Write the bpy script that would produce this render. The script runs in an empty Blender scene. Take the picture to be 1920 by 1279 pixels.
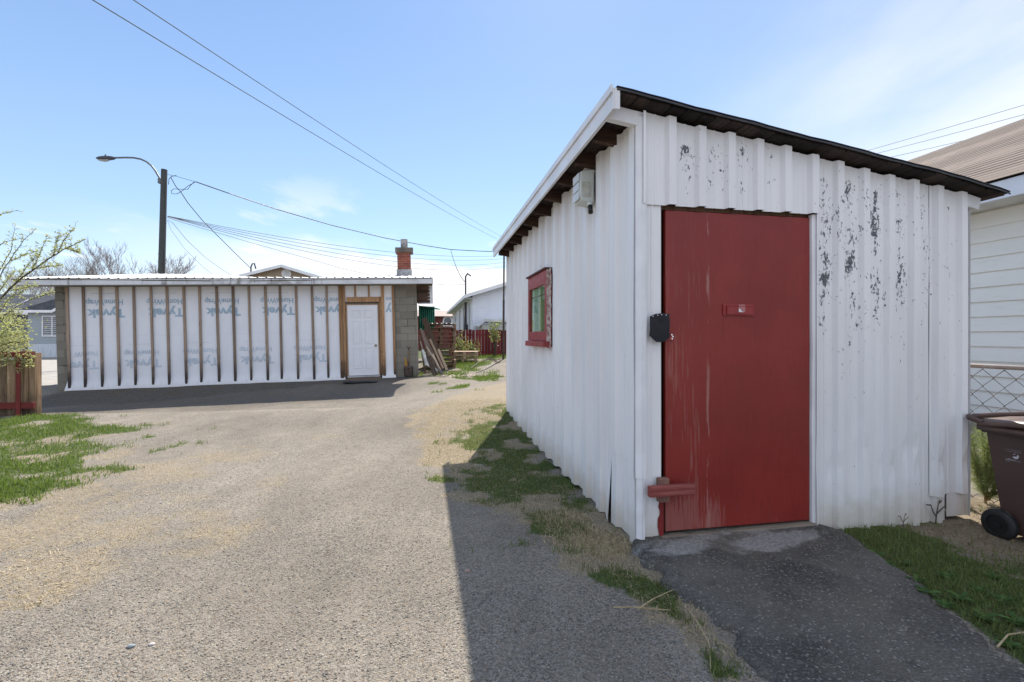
import bpy, bmesh, math, random
import numpy as np
from mathutils import Vector, Matrix

S = bpy.context.scene
C = S.collection
R = math.radians
rng = random.Random(7)
nrng = np.random.default_rng(11)

# ------------------------------------------------------------------ camera, sky, sun, exposure
F, HZ, EYE = 900.0, 633.0, 1.25          # focal length and horizon in 1920-px units, eye height in metres
cam_d = bpy.data.cameras.new('camera'); cam = bpy.data.objects.new('camera', cam_d); C.objects.link(cam)
cam.location = (0, 0, EYE); cam.rotation_euler = (R(90), 0, 0)
cam_d.sensor_width = 36; cam_d.lens = 36*F/1920; cam_d.shift_y = -6.5/1920
cam_d.clip_start = 0.05; cam_d.clip_end = 3000
S.camera = cam
S.view_settings.view_transform = 'Standard'; S.view_settings.look = 'None'
S.view_settings.exposure = 1.17; S.view_settings.gamma = 1
SUN_EL, SUN_AZ = 45.0, 8.5               # azimuth measured from +Y towards +X
SKY, SUN = 0.103, 3.75

w = bpy.data.worlds.new('World'); S.world = w; w.use_nodes = True
def world():
    nt = w.node_tree; N = nt.nodes; L = nt.links; N.clear()
    out = N.new('ShaderNodeOutputWorld'); bg = N.new('ShaderNodeBackground')
    sky = N.new('ShaderNodeTexSky'); sky.sky_type = 'NISHITA'; sky.sun_disc = False
    sky.sun_elevation = R(SUN_EL); sky.sun_rotation = R(SUN_AZ)
    sky.air_density = 1.0; sky.dust_density = 0.15; sky.ozone_density = 1.5; sky.altitude = 100
    tc = N.new('ShaderNodeTexCoord')
    sep = N.new('ShaderNodeSeparateXYZ'); L.new(tc.outputs['Generated'], sep.inputs[0])
    def m(op, a, b=None, c=None):
        n = N.new('ShaderNodeMath'); n.operation = op
        for i, v in enumerate((a, b, c)):
            if v is None: continue
            if isinstance(v, (int, float)): n.inputs[i].default_value = v
            else: L.new(v, n.inputs[i])
        return n.outputs[0]
    def ramp(v, a, b):
        n = N.new('ShaderNodeMapRange'); n.interpolation_type = 'SMOOTHSTEP'
        L.new(v, n.inputs[0]); n.inputs[1].default_value = a; n.inputs[2].default_value = b
        return n.outputs[0]
    x, y, z = sep.outputs
    # project the sky onto a flat cloud layer: clouds are laid out in the air, not in the picture
    zz = m('MAXIMUM', m('ADD', z, 0.06), 0.02)
    cx = m('DIVIDE', x, zz); cy = m('DIVIDE', y, zz)
    cmb = N.new('ShaderNodeCombineXYZ'); L.new(cx, cmb.inputs[0]); L.new(cy, cmb.inputs[1])
    def noise(scale, detail, off, rough=.55):
        mp = N.new('ShaderNodeMapping'); L.new(cmb.outputs[0], mp.inputs[0])
        mp.inputs['Location'].default_value = off; mp.inputs['Scale'].default_value = (1, .55, 1)
        n = N.new('ShaderNodeTexNoise'); L.new(mp.outputs[0], n.inputs[0])
        n.inputs['Scale'].default_value = scale; n.inputs['Detail'].default_value = detail; n.inputs['Roughness'].default_value = rough
        return n.outputs[0]
    n1 = noise(0.42, 7, (3.1, 1.7, 0)); n2 = noise(1.3, 6, (8.3, 4.2, 0))
    low = ramp(z, 0.27, 0.12)                                # more cloud towards the horizon
    ahead = ramp(x, -0.75, -0.2)
    bank = m('MULTIPLY', ramp(m('ADD', n1, m('MULTIPLY', low, .24)), .58, .68), m('MULTIPLY', low, ahead))
    wisp = m('MULTIPLY', ramp(n2, .56, .68), m('MULTIPLY', ramp(z, .34, .18), .5))
    right = m('MULTIPLY', ramp(x, .20, .72), m('MULTIPLY', ramp(m('ADD', n1, m('MULTIPLY', z, -.15)), .26, .56), .95))
    veil = m('MULTIPLY', ramp(z, .22, .0), .22)
    cl = m('MINIMUM', m('ADD', m('ADD', bank, wisp), m('ADD', m('MULTIPLY', right, .85), veil)), 1.0)
    hs = N.new('ShaderNodeHueSaturation'); hs.inputs['Saturation'].default_value = SKY_SAT; hs.inputs['Value'].default_value = 1
    L.new(sky.outputs[0], hs.inputs['Color'])
    air = N.new('ShaderNodeMix'); air.data_type = 'RGBA'; L.new(ramp(z, .02, .62), air.inputs[0]); air.inputs[6].default_value = (2.0, 2.9, 4.0, 1); air.inputs[7].default_value = (1.05, 1.8, 3.4, 1)
    even = N.new('ShaderNodeMix'); even.data_type = 'RGBA'; even.inputs[0].default_value = .62; L.new(hs.outputs[0], even.inputs[6]); L.new(air.outputs[2], even.inputs[7])
    mix = N.new('ShaderNodeMix'); mix.data_type = 'RGBA'
    L.new(cl, mix.inputs[0]); L.new(even.outputs[2], mix.inputs[6]); mix.inputs[7].default_value = CLOUD
    # bright cloud added unseen behind the camera to light the facing walls
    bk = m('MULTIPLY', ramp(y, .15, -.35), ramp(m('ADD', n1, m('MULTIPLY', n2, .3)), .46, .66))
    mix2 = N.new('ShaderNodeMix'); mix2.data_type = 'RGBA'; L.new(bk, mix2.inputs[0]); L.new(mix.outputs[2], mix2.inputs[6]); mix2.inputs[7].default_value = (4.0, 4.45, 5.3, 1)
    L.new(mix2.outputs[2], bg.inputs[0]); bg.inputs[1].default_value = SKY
    L.new(bg.outputs[0], out.inputs[0])
SKY_SAT = 1.0
CLOUD = (5.2, 5.15, 5.2, 1)
world()
sun_d = bpy.data.lights.new('sun', 'SUN'); sun_d.energy = SUN; sun_d.angle = R(.53); sun_d.color = (1, .94, .85)
sun = bpy.data.objects.new('sun', sun_d); C.objects.link(sun); sun.location = (3, 18, 20)
sdir = Vector((math.sin(R(SUN_AZ))*math.cos(R(SUN_EL)), math.cos(R(SUN_AZ))*math.cos(R(SUN_EL)), math.sin(R(SUN_EL))))
sun.rotation_euler = sdir.to_track_quat('Z', 'Y').to_euler()

# ------------------------------------------------------------------ measuring helpers
def P(px, py, d):                        # a measured photo point at distance d -> world
    return Vector(((px-960)/F*d, d, EYE+(HZ-py)/F*d))
def G(px, py, z=0.0):                    # a measured photo point on the ground -> world XY
    d = (EYE-z)*F/(py-HZ)
    return ((px-960)/F*d, d)
def sstep(a, b, x):
    t = np.clip((np.asarray(x, float)-a)/(b-a), 0, 1); return t*t*(3-2*t)
def _h(ix, iy, seed):
    n = (ix.astype(np.int64)*374761393 + iy.astype(np.int64)*668265263 + seed*1442695041) & 0x7fffffff
    n = ((n ^ (n >> 13))*1274126177) & 0x7fffffff
    return ((n ^ (n >> 16)) & 0xffff)/65535.0
def vnoise(x, y, s, seed=1):
    x = np.asarray(x, float)*s; y = np.asarray(y, float)*s
    ix = np.floor(x); iy = np.floor(y); fx = x-ix; fy = y-iy
    fx = fx*fx*(3-2*fx); fy = fy*fy*(3-2*fy)
    a = _h(ix, iy, seed); b = _h(ix+1, iy, seed); c = _h(ix, iy+1, seed); d = _h(ix+1, iy+1, seed)
    return (a*(1-fx)+b*fx)*(1-fy)+(c*(1-fx)+d*fx)*fy
def fbm(x, y, s, seed=1, o=4):
    v = 0; a = .5; t = 0
    for k in range(o):
        v = v+a*vnoise(x, y, s*2**k, seed+k*17); t += a; a *= .5
    return v/t

# ------------------------------------------------------------------ object helpers
def tag(o, label=None, cat=None, group=None, kind=None):
    if label: o['label'] = label
    if cat: o['category'] = cat
    if group: o['group'] = group
    if kind: o['kind'] = kind
    return o
def thing(name, label, cat, loc=(0, 0, 0), rot=(0, 0, 0), group=None):
    o = bpy.data.objects.new(name, None); C.objects.link(o); o.empty_display_size = .2
    o.location = loc; o.rotation_euler = rot
    return tag(o, label, cat, group)
def copy_tree(o, parent=None):
    c = o.copy(); C.objects.link(c)
    if parent: c.parent = parent
    for ch in list(o.children): copy_tree(ch, c)
    return c

class MB:
    def __init__(s): s.v = []; s.f = []; s.m = []; s.r = []
    def add(s, vs, fs, mi=0, rnd=None):
        b = len(s.v); r = rng.random() if rnd is None else rnd
        s.v += [tuple(q) for q in vs]; s.r += [r]*len(vs)
        for f in fs: s.f.append(tuple(b+i for i in f)); s.m.append(mi)
        return s
    def box(s, a, b, mi=0, rnd=None, M=None):
        x0, y0, z0 = a; x1, y1, z1 = b
        vs = [Vector(q) for q in ((x0,y0,z0),(x1,y0,z0),(x1,y1,z0),(x0,y1,z0),(x0,y0,z1),(x1,y0,z1),(x1,y1,z1),(x0,y1,z1))]
        if M is not None: vs = [M @ q for q in vs]
        return s.add(vs, ((0,3,2,1),(4,5,6,7),(0,1,5,4),(1,2,6,5),(2,3,7,6),(3,0,4,7)), mi, rnd)
    def beam(s, p, q, wd, th, up=(0,0,1), mi=0, rnd=None, taper=1.0):
        p = Vector(p); q = Vector(q); d = (q-p).normalized(); u = Vector(up)
        sd = d.cross(u)
        if sd.length < 1e-4: sd = d.cross(Vector((1,0,0)))
        sd.normalize(); n = sd.cross(d).normalized()
        vs = []
        for c, k in ((p, 1.0), (q, taper)):
            for a, b in ((-1,-1),(1,-1),(1,1),(-1,1)): vs.append(c+sd*(a*wd/2*k)+n*(b*th/2*k))
        return s.add(vs, ((0,3,2,1),(4,5,6,7),(0,1,5,4),(1,2,6,5),(2,3,7,6),(3,0,4,7)), mi, rnd)
    def tube(s, pts, r, n=8, mi=0, rnd=None, cap=True):
        pts = [Vector(p) for p in pts]; k = len(pts)
        rs = r if isinstance(r, (list, tuple)) else [r]*k
        vs = []; fs = []; ref = None
        for i, p in enumerate(pts):
            d = (pts[min(i+1,k-1)]-pts[max(i-1,0)])
            d = d.normalized() if d.length > 1e-9 else Vector((0,0,1))
            if ref is None:
                ref = d.cross(Vector((0,0,1)))
                if ref.length < 1e-3: ref = d.cross(Vector((1,0,0)))
            ref = (ref-d*ref.dot(d)).normalized(); bi = d.cross(ref)
            for j in range(n):
                a = 2*math.pi*j/n; vs.append(p+(ref*math.cos(a)+bi*math.sin(a))*rs[i])
        for i in range(k-1):
            for j in range(n):
                a = i*n+j; b = i*n+(j+1) % n; fs.append((a, b, b+n, a+n))
        if cap: fs.append(tuple(range(n))[::-1]); fs.append(tuple(range((k-1)*n, k*n)))
        return s.add(vs, fs, mi, rnd)
    def prism(s, poly, d, mi=0, rnd=None):   # poly: 3-D points of a flat outline, d: extrusion vector
        n = len(poly); poly = [Vector(p) for p in poly]; d = Vector(d)
        vs = poly+[p+d for p in poly]
        fs = [tuple(range(n)), tuple(range(2*n-1, n-1, -1))]+[(i, i+n, (i+1) % n+n, (i+1) % n) for i in range(n)]
        return s.add(vs, fs, mi, rnd)
    def grid(s, rows, mi=0, rnd=None):
        n = len(rows[0]); vs = [q for r_ in rows for q in r_]; fs = []
        for i in range(len(rows)-1):
            for j in range(n-1): fs.append((i*n+j, i*n+j+1, (i+1)*n+j+1, (i+1)*n+j))
        return s.add(vs, fs, mi, rnd)
    def build(s, name, mats, parent=None, bevel=0, smooth=False, solid=0, fix=True):
        me = bpy.data.meshes.new(name); me.from_pydata(s.v, [], s.f)
        if not isinstance(mats, (list, tuple)): mats = [mats]
        for m_ in mats: me.materials.append(m_)
        me.polygons.foreach_set('material_index', s.m)
        at = me.attributes.new('rnd', 'FLOAT', 'POINT'); at.data.foreach_set('value', s.r)
        if fix and not solid:
            bm = bmesh.new(); bm.from_mesh(me); bmesh.ops.recalc_face_normals(bm, faces=bm.faces); bm.to_mesh(me); bm.free()
        if smooth: me.polygons.foreach_set('use_smooth', [True]*len(me.polygons))
        me.update()
        o = bpy.data.objects.new(name, me); C.objects.link(o)
        if parent: o.parent = parent
        if solid:
            md = o.modifiers.new('s', 'SOLIDIFY'); md.thickness = solid; md.offset = 0
        if bevel:
            md = o.modifiers.new('b', 'BEVEL'); md.width = bevel; md.segments = 2; md.limit_method = 'ANGLE'; md.angle_limit = R(40)
        return o
def np_mesh(name, co, faces_flat, nper, mats, attrs=None, smooth=False):   # fast path for big meshes
    me = bpy.data.meshes.new(name); nf = len(faces_flat)//nper
    me.vertices.add(len(co)); me.vertices.foreach_set('co', np.asarray(co, np.float32).ravel())
    me.loops.add(len(faces_flat)); me.loops.foreach_set('vertex_index', np.asarray(faces_flat, np.int32))
    me.polygons.add(nf); me.polygons.foreach_set('loop_start', np.arange(0, nf*nper, nper, dtype=np.int32))
    me.polygons.foreach_set('loop_total', np.full(nf, nper, np.int32))
    for m_ in (mats if isinstance(mats, (list, tuple)) else [mats]): me.materials.append(m_)
    for k, a in (attrs or {}).items():
        if a.ndim == 1:
            t = me.attributes.new(k, 'FLOAT', 'POINT'); t.data.foreach_set('value', a.astype(np.float32))
        else:
            t = me.attributes.new(k, 'FLOAT_COLOR', 'POINT'); t.data.foreach_set('color', a.astype(np.float32).ravel())
    if smooth: me.polygons.foreach_set('use_smooth', np.ones(nf, bool))
    me.update(); me.validate()
    o = bpy.data.objects.new(name, me); C.objects.link(o)
    return o

# ------------------------------------------------------------------ materials
class NT:
    def __init__(s, name):
        s.mat = bpy.data.materials.new(name); s.mat.use_nodes = True
        s.t = s.mat.node_tree; s.N = s.t.nodes; s.L = s.t.links; s.N.clear()
        s.out = s.N.new('ShaderNodeOutputMaterial'); s.b = s.N.new('ShaderNodeBsdfPrincipled')
        s.L.new(s.b.outputs[0], s.out.inputs[0])
        s.tc = s.N.new('ShaderNodeTexCoord'); s.obj = s.tc.outputs['Object']
        s.geo = s.N.new('ShaderNodeNewGeometry')
    def put(s, sock, v):
        if isinstance(v, (int, float)): sock.default_value = v
        elif isinstance(v, (tuple, list)):
            sock.default_value = tuple(v)+(1,) if (len(v) == 3 and sock.type == 'RGBA') else tuple(v)
        else: s.L.new(v, sock)
    def m(s, op, a, b=None, c=None, clamp=False):
        n = s.N.new('ShaderNodeMath'); n.operation = op; n.use_clamp = clamp
        for i, v in enumerate((a, b, c)):
            if v is not None: s.put(n.inputs[i], v)
        return n.outputs[0]
    def map(s, scale=(1,1,1), loc=(0,0,0), rot=(0,0,0), src=None):
        n = s.N.new('ShaderNodeMapping'); s.L.new(src or s.obj, n.inputs[0])
        n.inputs['Scale'].default_value = scale; n.inputs['Location'].default_value = loc; n.inputs['Rotation'].default_value = rot
        return n.outputs[0]
    def mapd(s, amt=.35, scale=3):
        n = s.N.new('ShaderNodeTexNoise'); s.L.new(s.obj, n.inputs[0]); n.inputs['Scale'].default_value = scale; n.inputs['Detail'].default_value = 5
        v = s.N.new('ShaderNodeVectorMath'); v.operation = 'MULTIPLY_ADD'; s.L.new(n.outputs['Color'], v.inputs[0]); v.inputs[1].default_value = (amt,)*3; s.L.new(s.obj, v.inputs[2]); return v.outputs[0]
    def noise(s, scale, detail=4, stretch=(1,1,1), loc=(0,0,0), rough=.55, src=None, dist=0):
        n = s.N.new('ShaderNodeTexNoise'); s.L.new(s.map(stretch, loc, src=src), n.inputs[0])
        n.inputs['Scale'].default_value = scale; n.inputs['Detail'].default_value = detail
        n.inputs['Roughness'].default_value = rough; n.inputs['Distortion'].default_value = dist
        return n.outputs[0]
    def vor(s, scale, stretch=(1,1,1), feature='F1', out='Distance', src=None, rand=1):
        n = s.N.new('ShaderNodeTexVoronoi'); s.L.new(s.map(stretch, src=src), n.inputs[0]); n.feature = feature
        n.inputs['Scale'].default_value = scale; n.inputs['Randomness'].default_value = rand
        return n.outputs[out]
    def ss(s, v, a, b, lo=0., hi=1.):
        n = s.N.new('ShaderNodeMapRange'); n.interpolation_type = 'SMOOTHSTEP'; s.put(n.inputs[0], v)
        n.inputs[1].default_value = a; n.inputs[2].default_value = b; n.inputs[3].default_value = lo; n.inputs[4].default_value = hi
        return n.outputs[0]
    def lin(s, v, a, b, lo=0., hi=1.):
        n = s.N.new('ShaderNodeMapRange'); s.put(n.inputs[0], v)
        n.inputs[1].default_value = a; n.inputs[2].default_value = b; n.inputs[3].default_value = lo; n.inputs[4].default_value = hi
        return n.outputs[0]
    def mix(s, f, a, b, mode='MIX'):
        n = s.N.new('ShaderNodeMix'); n.data_type = 'RGBA'; n.blend_type = mode
        s.put(n.inputs[0], f); s.put(n.inputs[6], a); s.put(n.inputs[7], b); return n.outputs[2]
    def attr(s, name, out='Fac'):
        n = s.N.new('ShaderNodeAttribute'); n.attribute_name = name; return n.outputs[out]
    def sep(s, v):
        n = s.N.new('ShaderNodeSeparateXYZ'); s.L.new(v, n.inputs[0]); return n.outputs
    def sepc(s, v):
        n = s.N.new('ShaderNodeSeparateColor'); s.L.new(v, n.inputs[0]); return n.outputs
    def bump(s, h, strength=.3, dist=.01, prev=None):
        n = s.N.new('ShaderNodeBump'); s.put(n.inputs['Height'], h); n.inputs['Strength'].default_value = strength
        n.inputs['Distance'].default_value = dist
        if prev is not None: s.L.new(prev, n.inputs['Normal'])
        return n.outputs[0]
    def done(s, col, rough=.6, normal=None, metal=0., spec=.4, **kw):
        s.put(s.b.inputs['Base Color'], col); s.put(s.b.inputs['Roughness'], rough)
        s.put(s.b.inputs['Metallic'], metal); s.put(s.b.inputs['Specular IOR Level'], spec)
        if normal is not None: s.L.new(normal, s.b.inputs['Normal'])
        for k, v in kw.items(): s.put(s.b.inputs[k], v)
        return s.mat

def simple(name, c1, c2=None, rough=.6, scale=3., stretch=(1,1,1), bump=.0, bscale=40., rnd=0., metal=0., spec=.4, lo=.35, hi=.65, dirt=0.):
    t = NT(name); c2 = c2 or tuple(x*.8 for x in c1)
    col = t.mix(t.ss(t.noise(scale, 5, stretch), lo, hi), c1, c2)
    if dirt:
        col = t.mix(t.m('MULTIPLY', t.ss(t.noise(scale*.6, 6, stretch, (5,3,1)), .5, .75), dirt), col, (.10,.09,.075))
    if rnd:
        v = t.lin(t.attr('rnd'), 0, 1, 1-rnd, 1+rnd)
        n = t.N.new('ShaderNodeVectorMath'); n.operation = 'SCALE'; t.L.new(col, n.inputs[0]); t.L.new(v, n.inputs['Scale']); col = n.outputs[0]
    nm = t.bump(t.noise(bscale, 4, stretch), bump, .01) if bump else None
    return t.done(col, t.lin(t.noise(scale*2, 3, stretch, (2,2,2)), .3, .7, max(.05, rough-.08), min(1, rough+.08)), nm, metal, spec)

def m_wood(name, c1, c2, dark=None, zdark=None, rnd=.25, axis='z', rough=.8, grain=55):
    t = NT(name); st = {'z': (1,1,.06), 'x': (.06,1,1), 'y': (1,.06,1)}[axis]
    g = t.noise(grain, 5, st, rough=.65); g2 = t.noise(7, 4, st, (3,1,2))
    col = t.mix(t.ss(g, .35, .7), c1, c2); col = t.mix(t.m('MULTIPLY', t.ss(g2, .45, .75), .6), col, tuple(x*.55 for x in c2))
    v = t.lin(t.attr('rnd'), 0, 1, 1-rnd, 1+rnd)
    n = t.N.new('ShaderNodeVectorMath'); n.operation = 'SCALE'; t.L.new(col, n.inputs[0]); t.L.new(v, n.inputs['Scale']); col = n.outputs[0]
    kn = t.ss(t.vor(9, (1,1,.35)), .05, .13, 1, 0)
    col = t.mix(t.m('MULTIPLY', kn, .7), col, (.05,.03,.02))
    if zdark:      # mould stain that creeps up from the wet foot of the board
        zc = t.sep(t.obj)[2]
        f = t.ss(t.m('ADD', zc, t.m('MULTIPLY', t.m('SUBTRACT', t.noise(5, 4), .5), .9)), zdark[0], zdark[1], 1, 0)
        col = t.mix(t.m('MULTIPLY', f, .9), col, dark)
    return t.done(col, rough, t.bump(g, .35, .004), spec=.25)

def m_glass(name, tint=(.9,.95,.92), refl=.25):
    t = NT(name); tr = t.N.new('ShaderNodeBsdfTransparent'); tr.inputs[0].default_value = tint+(1,)
    gl = t.N.new('ShaderNodeBsdfGlossy'); gl.inputs['Roughness'].default_value = .03
    fr = t.N.new('ShaderNodeLayerWeight'); fr.inputs[0].default_value = .5
    f = t.m('ADD', t.m('MULTIPLY', t.m('POWER', fr.outputs['Facing'], 4), .6), refl*.15, clamp=True)
    mx = t.N.new('ShaderNodeMixShader'); t.L.new(f, mx.inputs[0]); t.L.new(tr.outputs[0], mx.inputs[1]); t.L.new(gl.outputs[0], mx.inputs[2])
    t.L.new(mx.outputs[0], t.out.inputs[0]); return t.mat
# ------------------------------------------------------------------ ground
def gz(x, y):
    x = np.asarray(x, float); y = np.asarray(y, float)
    zf = np.clip(-.079+(x+11.34)*.0256, -.16, .2)
    z = sstep(4.2, 8.5, y)*zf+sstep(15, 21, y)*sstep(-7.5, -3, x)*.20
    z = z-.05*sstep(2.2, 3.2, x)*sstep(3.6, 2.6, y)
    z = z-.17*sstep(12.3, 10.4, y)*sstep(7.4, 8.9, y)*sstep(-.8, -2.6, x)
    return z+(fbm(x, y, .9, 3, 3)-.5)*.035*sstep(1.5, 4, np.abs(x-1.9)+np.abs(y-3))+(fbm(x, y, 5, 9, 2)-.5)*.008
def gzf(x, y): return float(gz(np.array([x]), np.array([y]))[0])

def wpoly(pts): return np.array([G(max(-3000, a), b) for a, b in pts])
def sdist(poly, x, y):                   # signed distance, positive inside
    x = np.asarray(x, float); y = np.asarray(y, float)
    ins = np.zeros(x.shape, bool); dm = np.full(x.shape, 1e9); n = len(poly)
    for i in range(n):
        x1, y1 = poly[i]; x2, y2 = poly[(i+1) % n]
        if y1 != y2:
            c = ((y1 > y) != (y2 > y)) & (x < (x2-x1)*(y-y1)/(y2-y1)+x1); ins ^= c
        dx, dy = x2-x1, y2-y1; t = np.clip(((x-x1)*dx+(y-y1)*dy)/(dx*dx+dy*dy+1e-12), 0, 1)
        dm = np.minimum(dm, np.hypot(x-x1-t*dx, y-y1-t*dy))
    return np.where(ins, dm, -dm)
def soft(poly, x, y, wd, nz=.5, sc=1.2, seed=5):
    d = sdist(poly, x, y)/wd+(fbm(x, y, sc, seed, 4)-.5)*2*nz
    return sstep(-.5, .5, d)

Z_LAWN = wpoly([(-2500,778),(-300,779),(60,782),(165,793),(195,815),(150,845),(105,880),(55,895),(35,960),(-60,1010),(-900,1010),(-2500,980)])
Z_LSTRAW = wpoly([(-2500,800),(130,792),(250,815),(330,880),(330,960),(430,1000),(420,1060),(230,1080),(150,1130),(-100,1160),(-2500,1200)])
Z_SSTRAW = wpoly([(960,728),(860,755),(765,795),(770,860),(835,900),(890,960),(985,1012),(1065,1075),(1170,1118),(1245,1170),(1325,1260),(1370,1340),(1480,1340),(1405,1250),(1335,1180),(1245,1098),(1190,1030),(960,785)])
Z_SGREEN = wpoly([(955,780),(900,815),(850,860),(860,900),(930,950),(985,1000),(1040,1040),(1085,1040),(1075,1010),(1000,965),(1030,935),(1100,955),(1085,925),(1020,870),(975,820)])
Z_SGREEN2 = wpoly([(1070,1058),(1110,1092),(1180,1108),(1245,1125),(1252,1108),(1190,1080),(1110,1056)])
Z_SGREEN3 = wpoly([(1210,1130),(1290,1190),(1345,1262),(1385,1262),(1340,1195),(1262,1125)])
Z_SGREEN4 = wpoly([(955,765),(900,780),(830,820),(800,850),(815,870),(860,850),(905,820),(955,790)])
Z_RIGHT = wpoly([(1536,987),(1600,1016),(1680,1066),(1760,1126),(1850,1196),(1930,1261),(2100,1390),(3300,1300),(2900,900),(2100,860),(1815,940),(1700,975)])
Z_RDRY = wpoly([(1660,980),(1730,1010),(1830,1035),(1960,1040),(2200,950),(2050,880),(1815,930)])
Z_BACK = wpoly([(800,706),(842,697),(878,706),(925,694),(970,688),(1100,700),(1400,690),(1400,655),(800,655)])
Z_PATCH = wpoly([(770,712),(960,705),(960,745),(860,750),(800,735)])
Z_APRON = wpoly([(60,737),(107,731),(740,712),(786,704),(805,712),(745,740),(650,752),(300,760),(60,765)])
Z_DIRT = wpoly([(60,732),(107,728),(740,710),(786,702),(850,700),(850,712),(740,722),(110,744),(60,745)])
X_ROAD = np.array([(-60, 14.4), (-14.6, 14.1), (-11.9, 13.6), (-11.2, 22), (-13, 31), (-70, 31)])

def zones(x, y):
    lawn = soft(Z_LAWN, x, y, .9, 1.2, 2.2, 4)*sstep(.30, .60, fbm(x, y, 2.0, 21, 4)+.22*sstep(5.2, 6.6, y))
    sgr = np.maximum.reduce([soft(Z_SGREEN, x, y, .5, 1.2, 4.5, 6), soft(Z_SGREEN2, x, y, .12, .9, 6, 7), soft(Z_SGREEN3, x, y, .08, .9, 6, 8),
                             .75*soft(Z_SGREEN4, x, y, .35, .8, 3, 16)*sstep(.42, .62, fbm(x, y, 4, 23, 3))])
    sgr = sgr*sstep(.22, .45, fbm(x, y, 4.5, 31, 3))
    rdry = soft(Z_RDRY, x, y, .3, .7, 3, 10)
    lawn = np.maximum(lawn, .8*sstep(.60, .72, fbm(x, y, 2.7, 61, 4))*sstep(-3.3, -3.9, x)*sstep(6.6, 5.9, y)*sstep(2.6, 3.2, y)*sstep(-1.9, -2.6, x+ (y-3)*.25))
    rgr = soft(Z_RIGHT, x, y, .10, .5, 4, 9)*(1-.8*rdry)*sstep(.2, .5, fbm(x, y, 3.2, 33, 3)+.12)
    back = soft(Z_BACK, x, y, 1.2, .6, .8, 11)*sstep(.25, .5, fbm(x, y, 1.3, 35, 3)+.1)
    patch = soft(Z_PATCH, x, y, .8, .6, 1, 12)*sstep(.52, .66, fbm(x, y, 1.8, 36, 4))*.8
    far = sstep(30.5, 31.5, y)*sstep(-10, -13, x)
    beyond = sstep(21, 24, y)*sstep(-11, -8, x)
    green = np.clip(np.maximum.reduce([lawn, sgr, rgr, back, patch, far, beyond*.8]), 0, 1)
    loose = sstep(.60, .72, fbm(x, y, 2.4, 41, 4))*sstep(-.8, -2.2, x)*sstep(7.4, 5.5, y)*.5
    straw = np.maximum.reduce([soft(Z_LSTRAW, x, y, 1.3, 1.3, 1.6, 13)*.62*sstep(.15,.5,fbm(x, y, 3.1, 53, 4))*1.05, soft(Z_SSTRAW, x, y, .30, 1.1, 4, 14)*(.6+.4*sstep(.3,.6,fbm(x, y, 5, 54, 3))), rdry*.8, loose,
                               soft(Z_RIGHT, x, y, .06, .3, 4, 9)*.7, soft(Z_PATCH, x, y, 1.2, .6, 1, 15)*.4, soft(Z_BACK, x, y, 1.2, .5, 1, 17)*.6])
    dirt = np.clip(.75*soft(Z_APRON, x, y, 1.5, .4, .8, 18)+soft(Z_DIRT, x, y, .5, .6, 2, 19)+.8*rdry, 0, 1)
    road = soft(X_ROAD, x, y, .25, .1, 2, 20)
    green = green*(1-road); straw = np.clip(straw, 0, 1)*(1-road); dirt = dirt*(1-road)
    return green, straw, dirt, road

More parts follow.
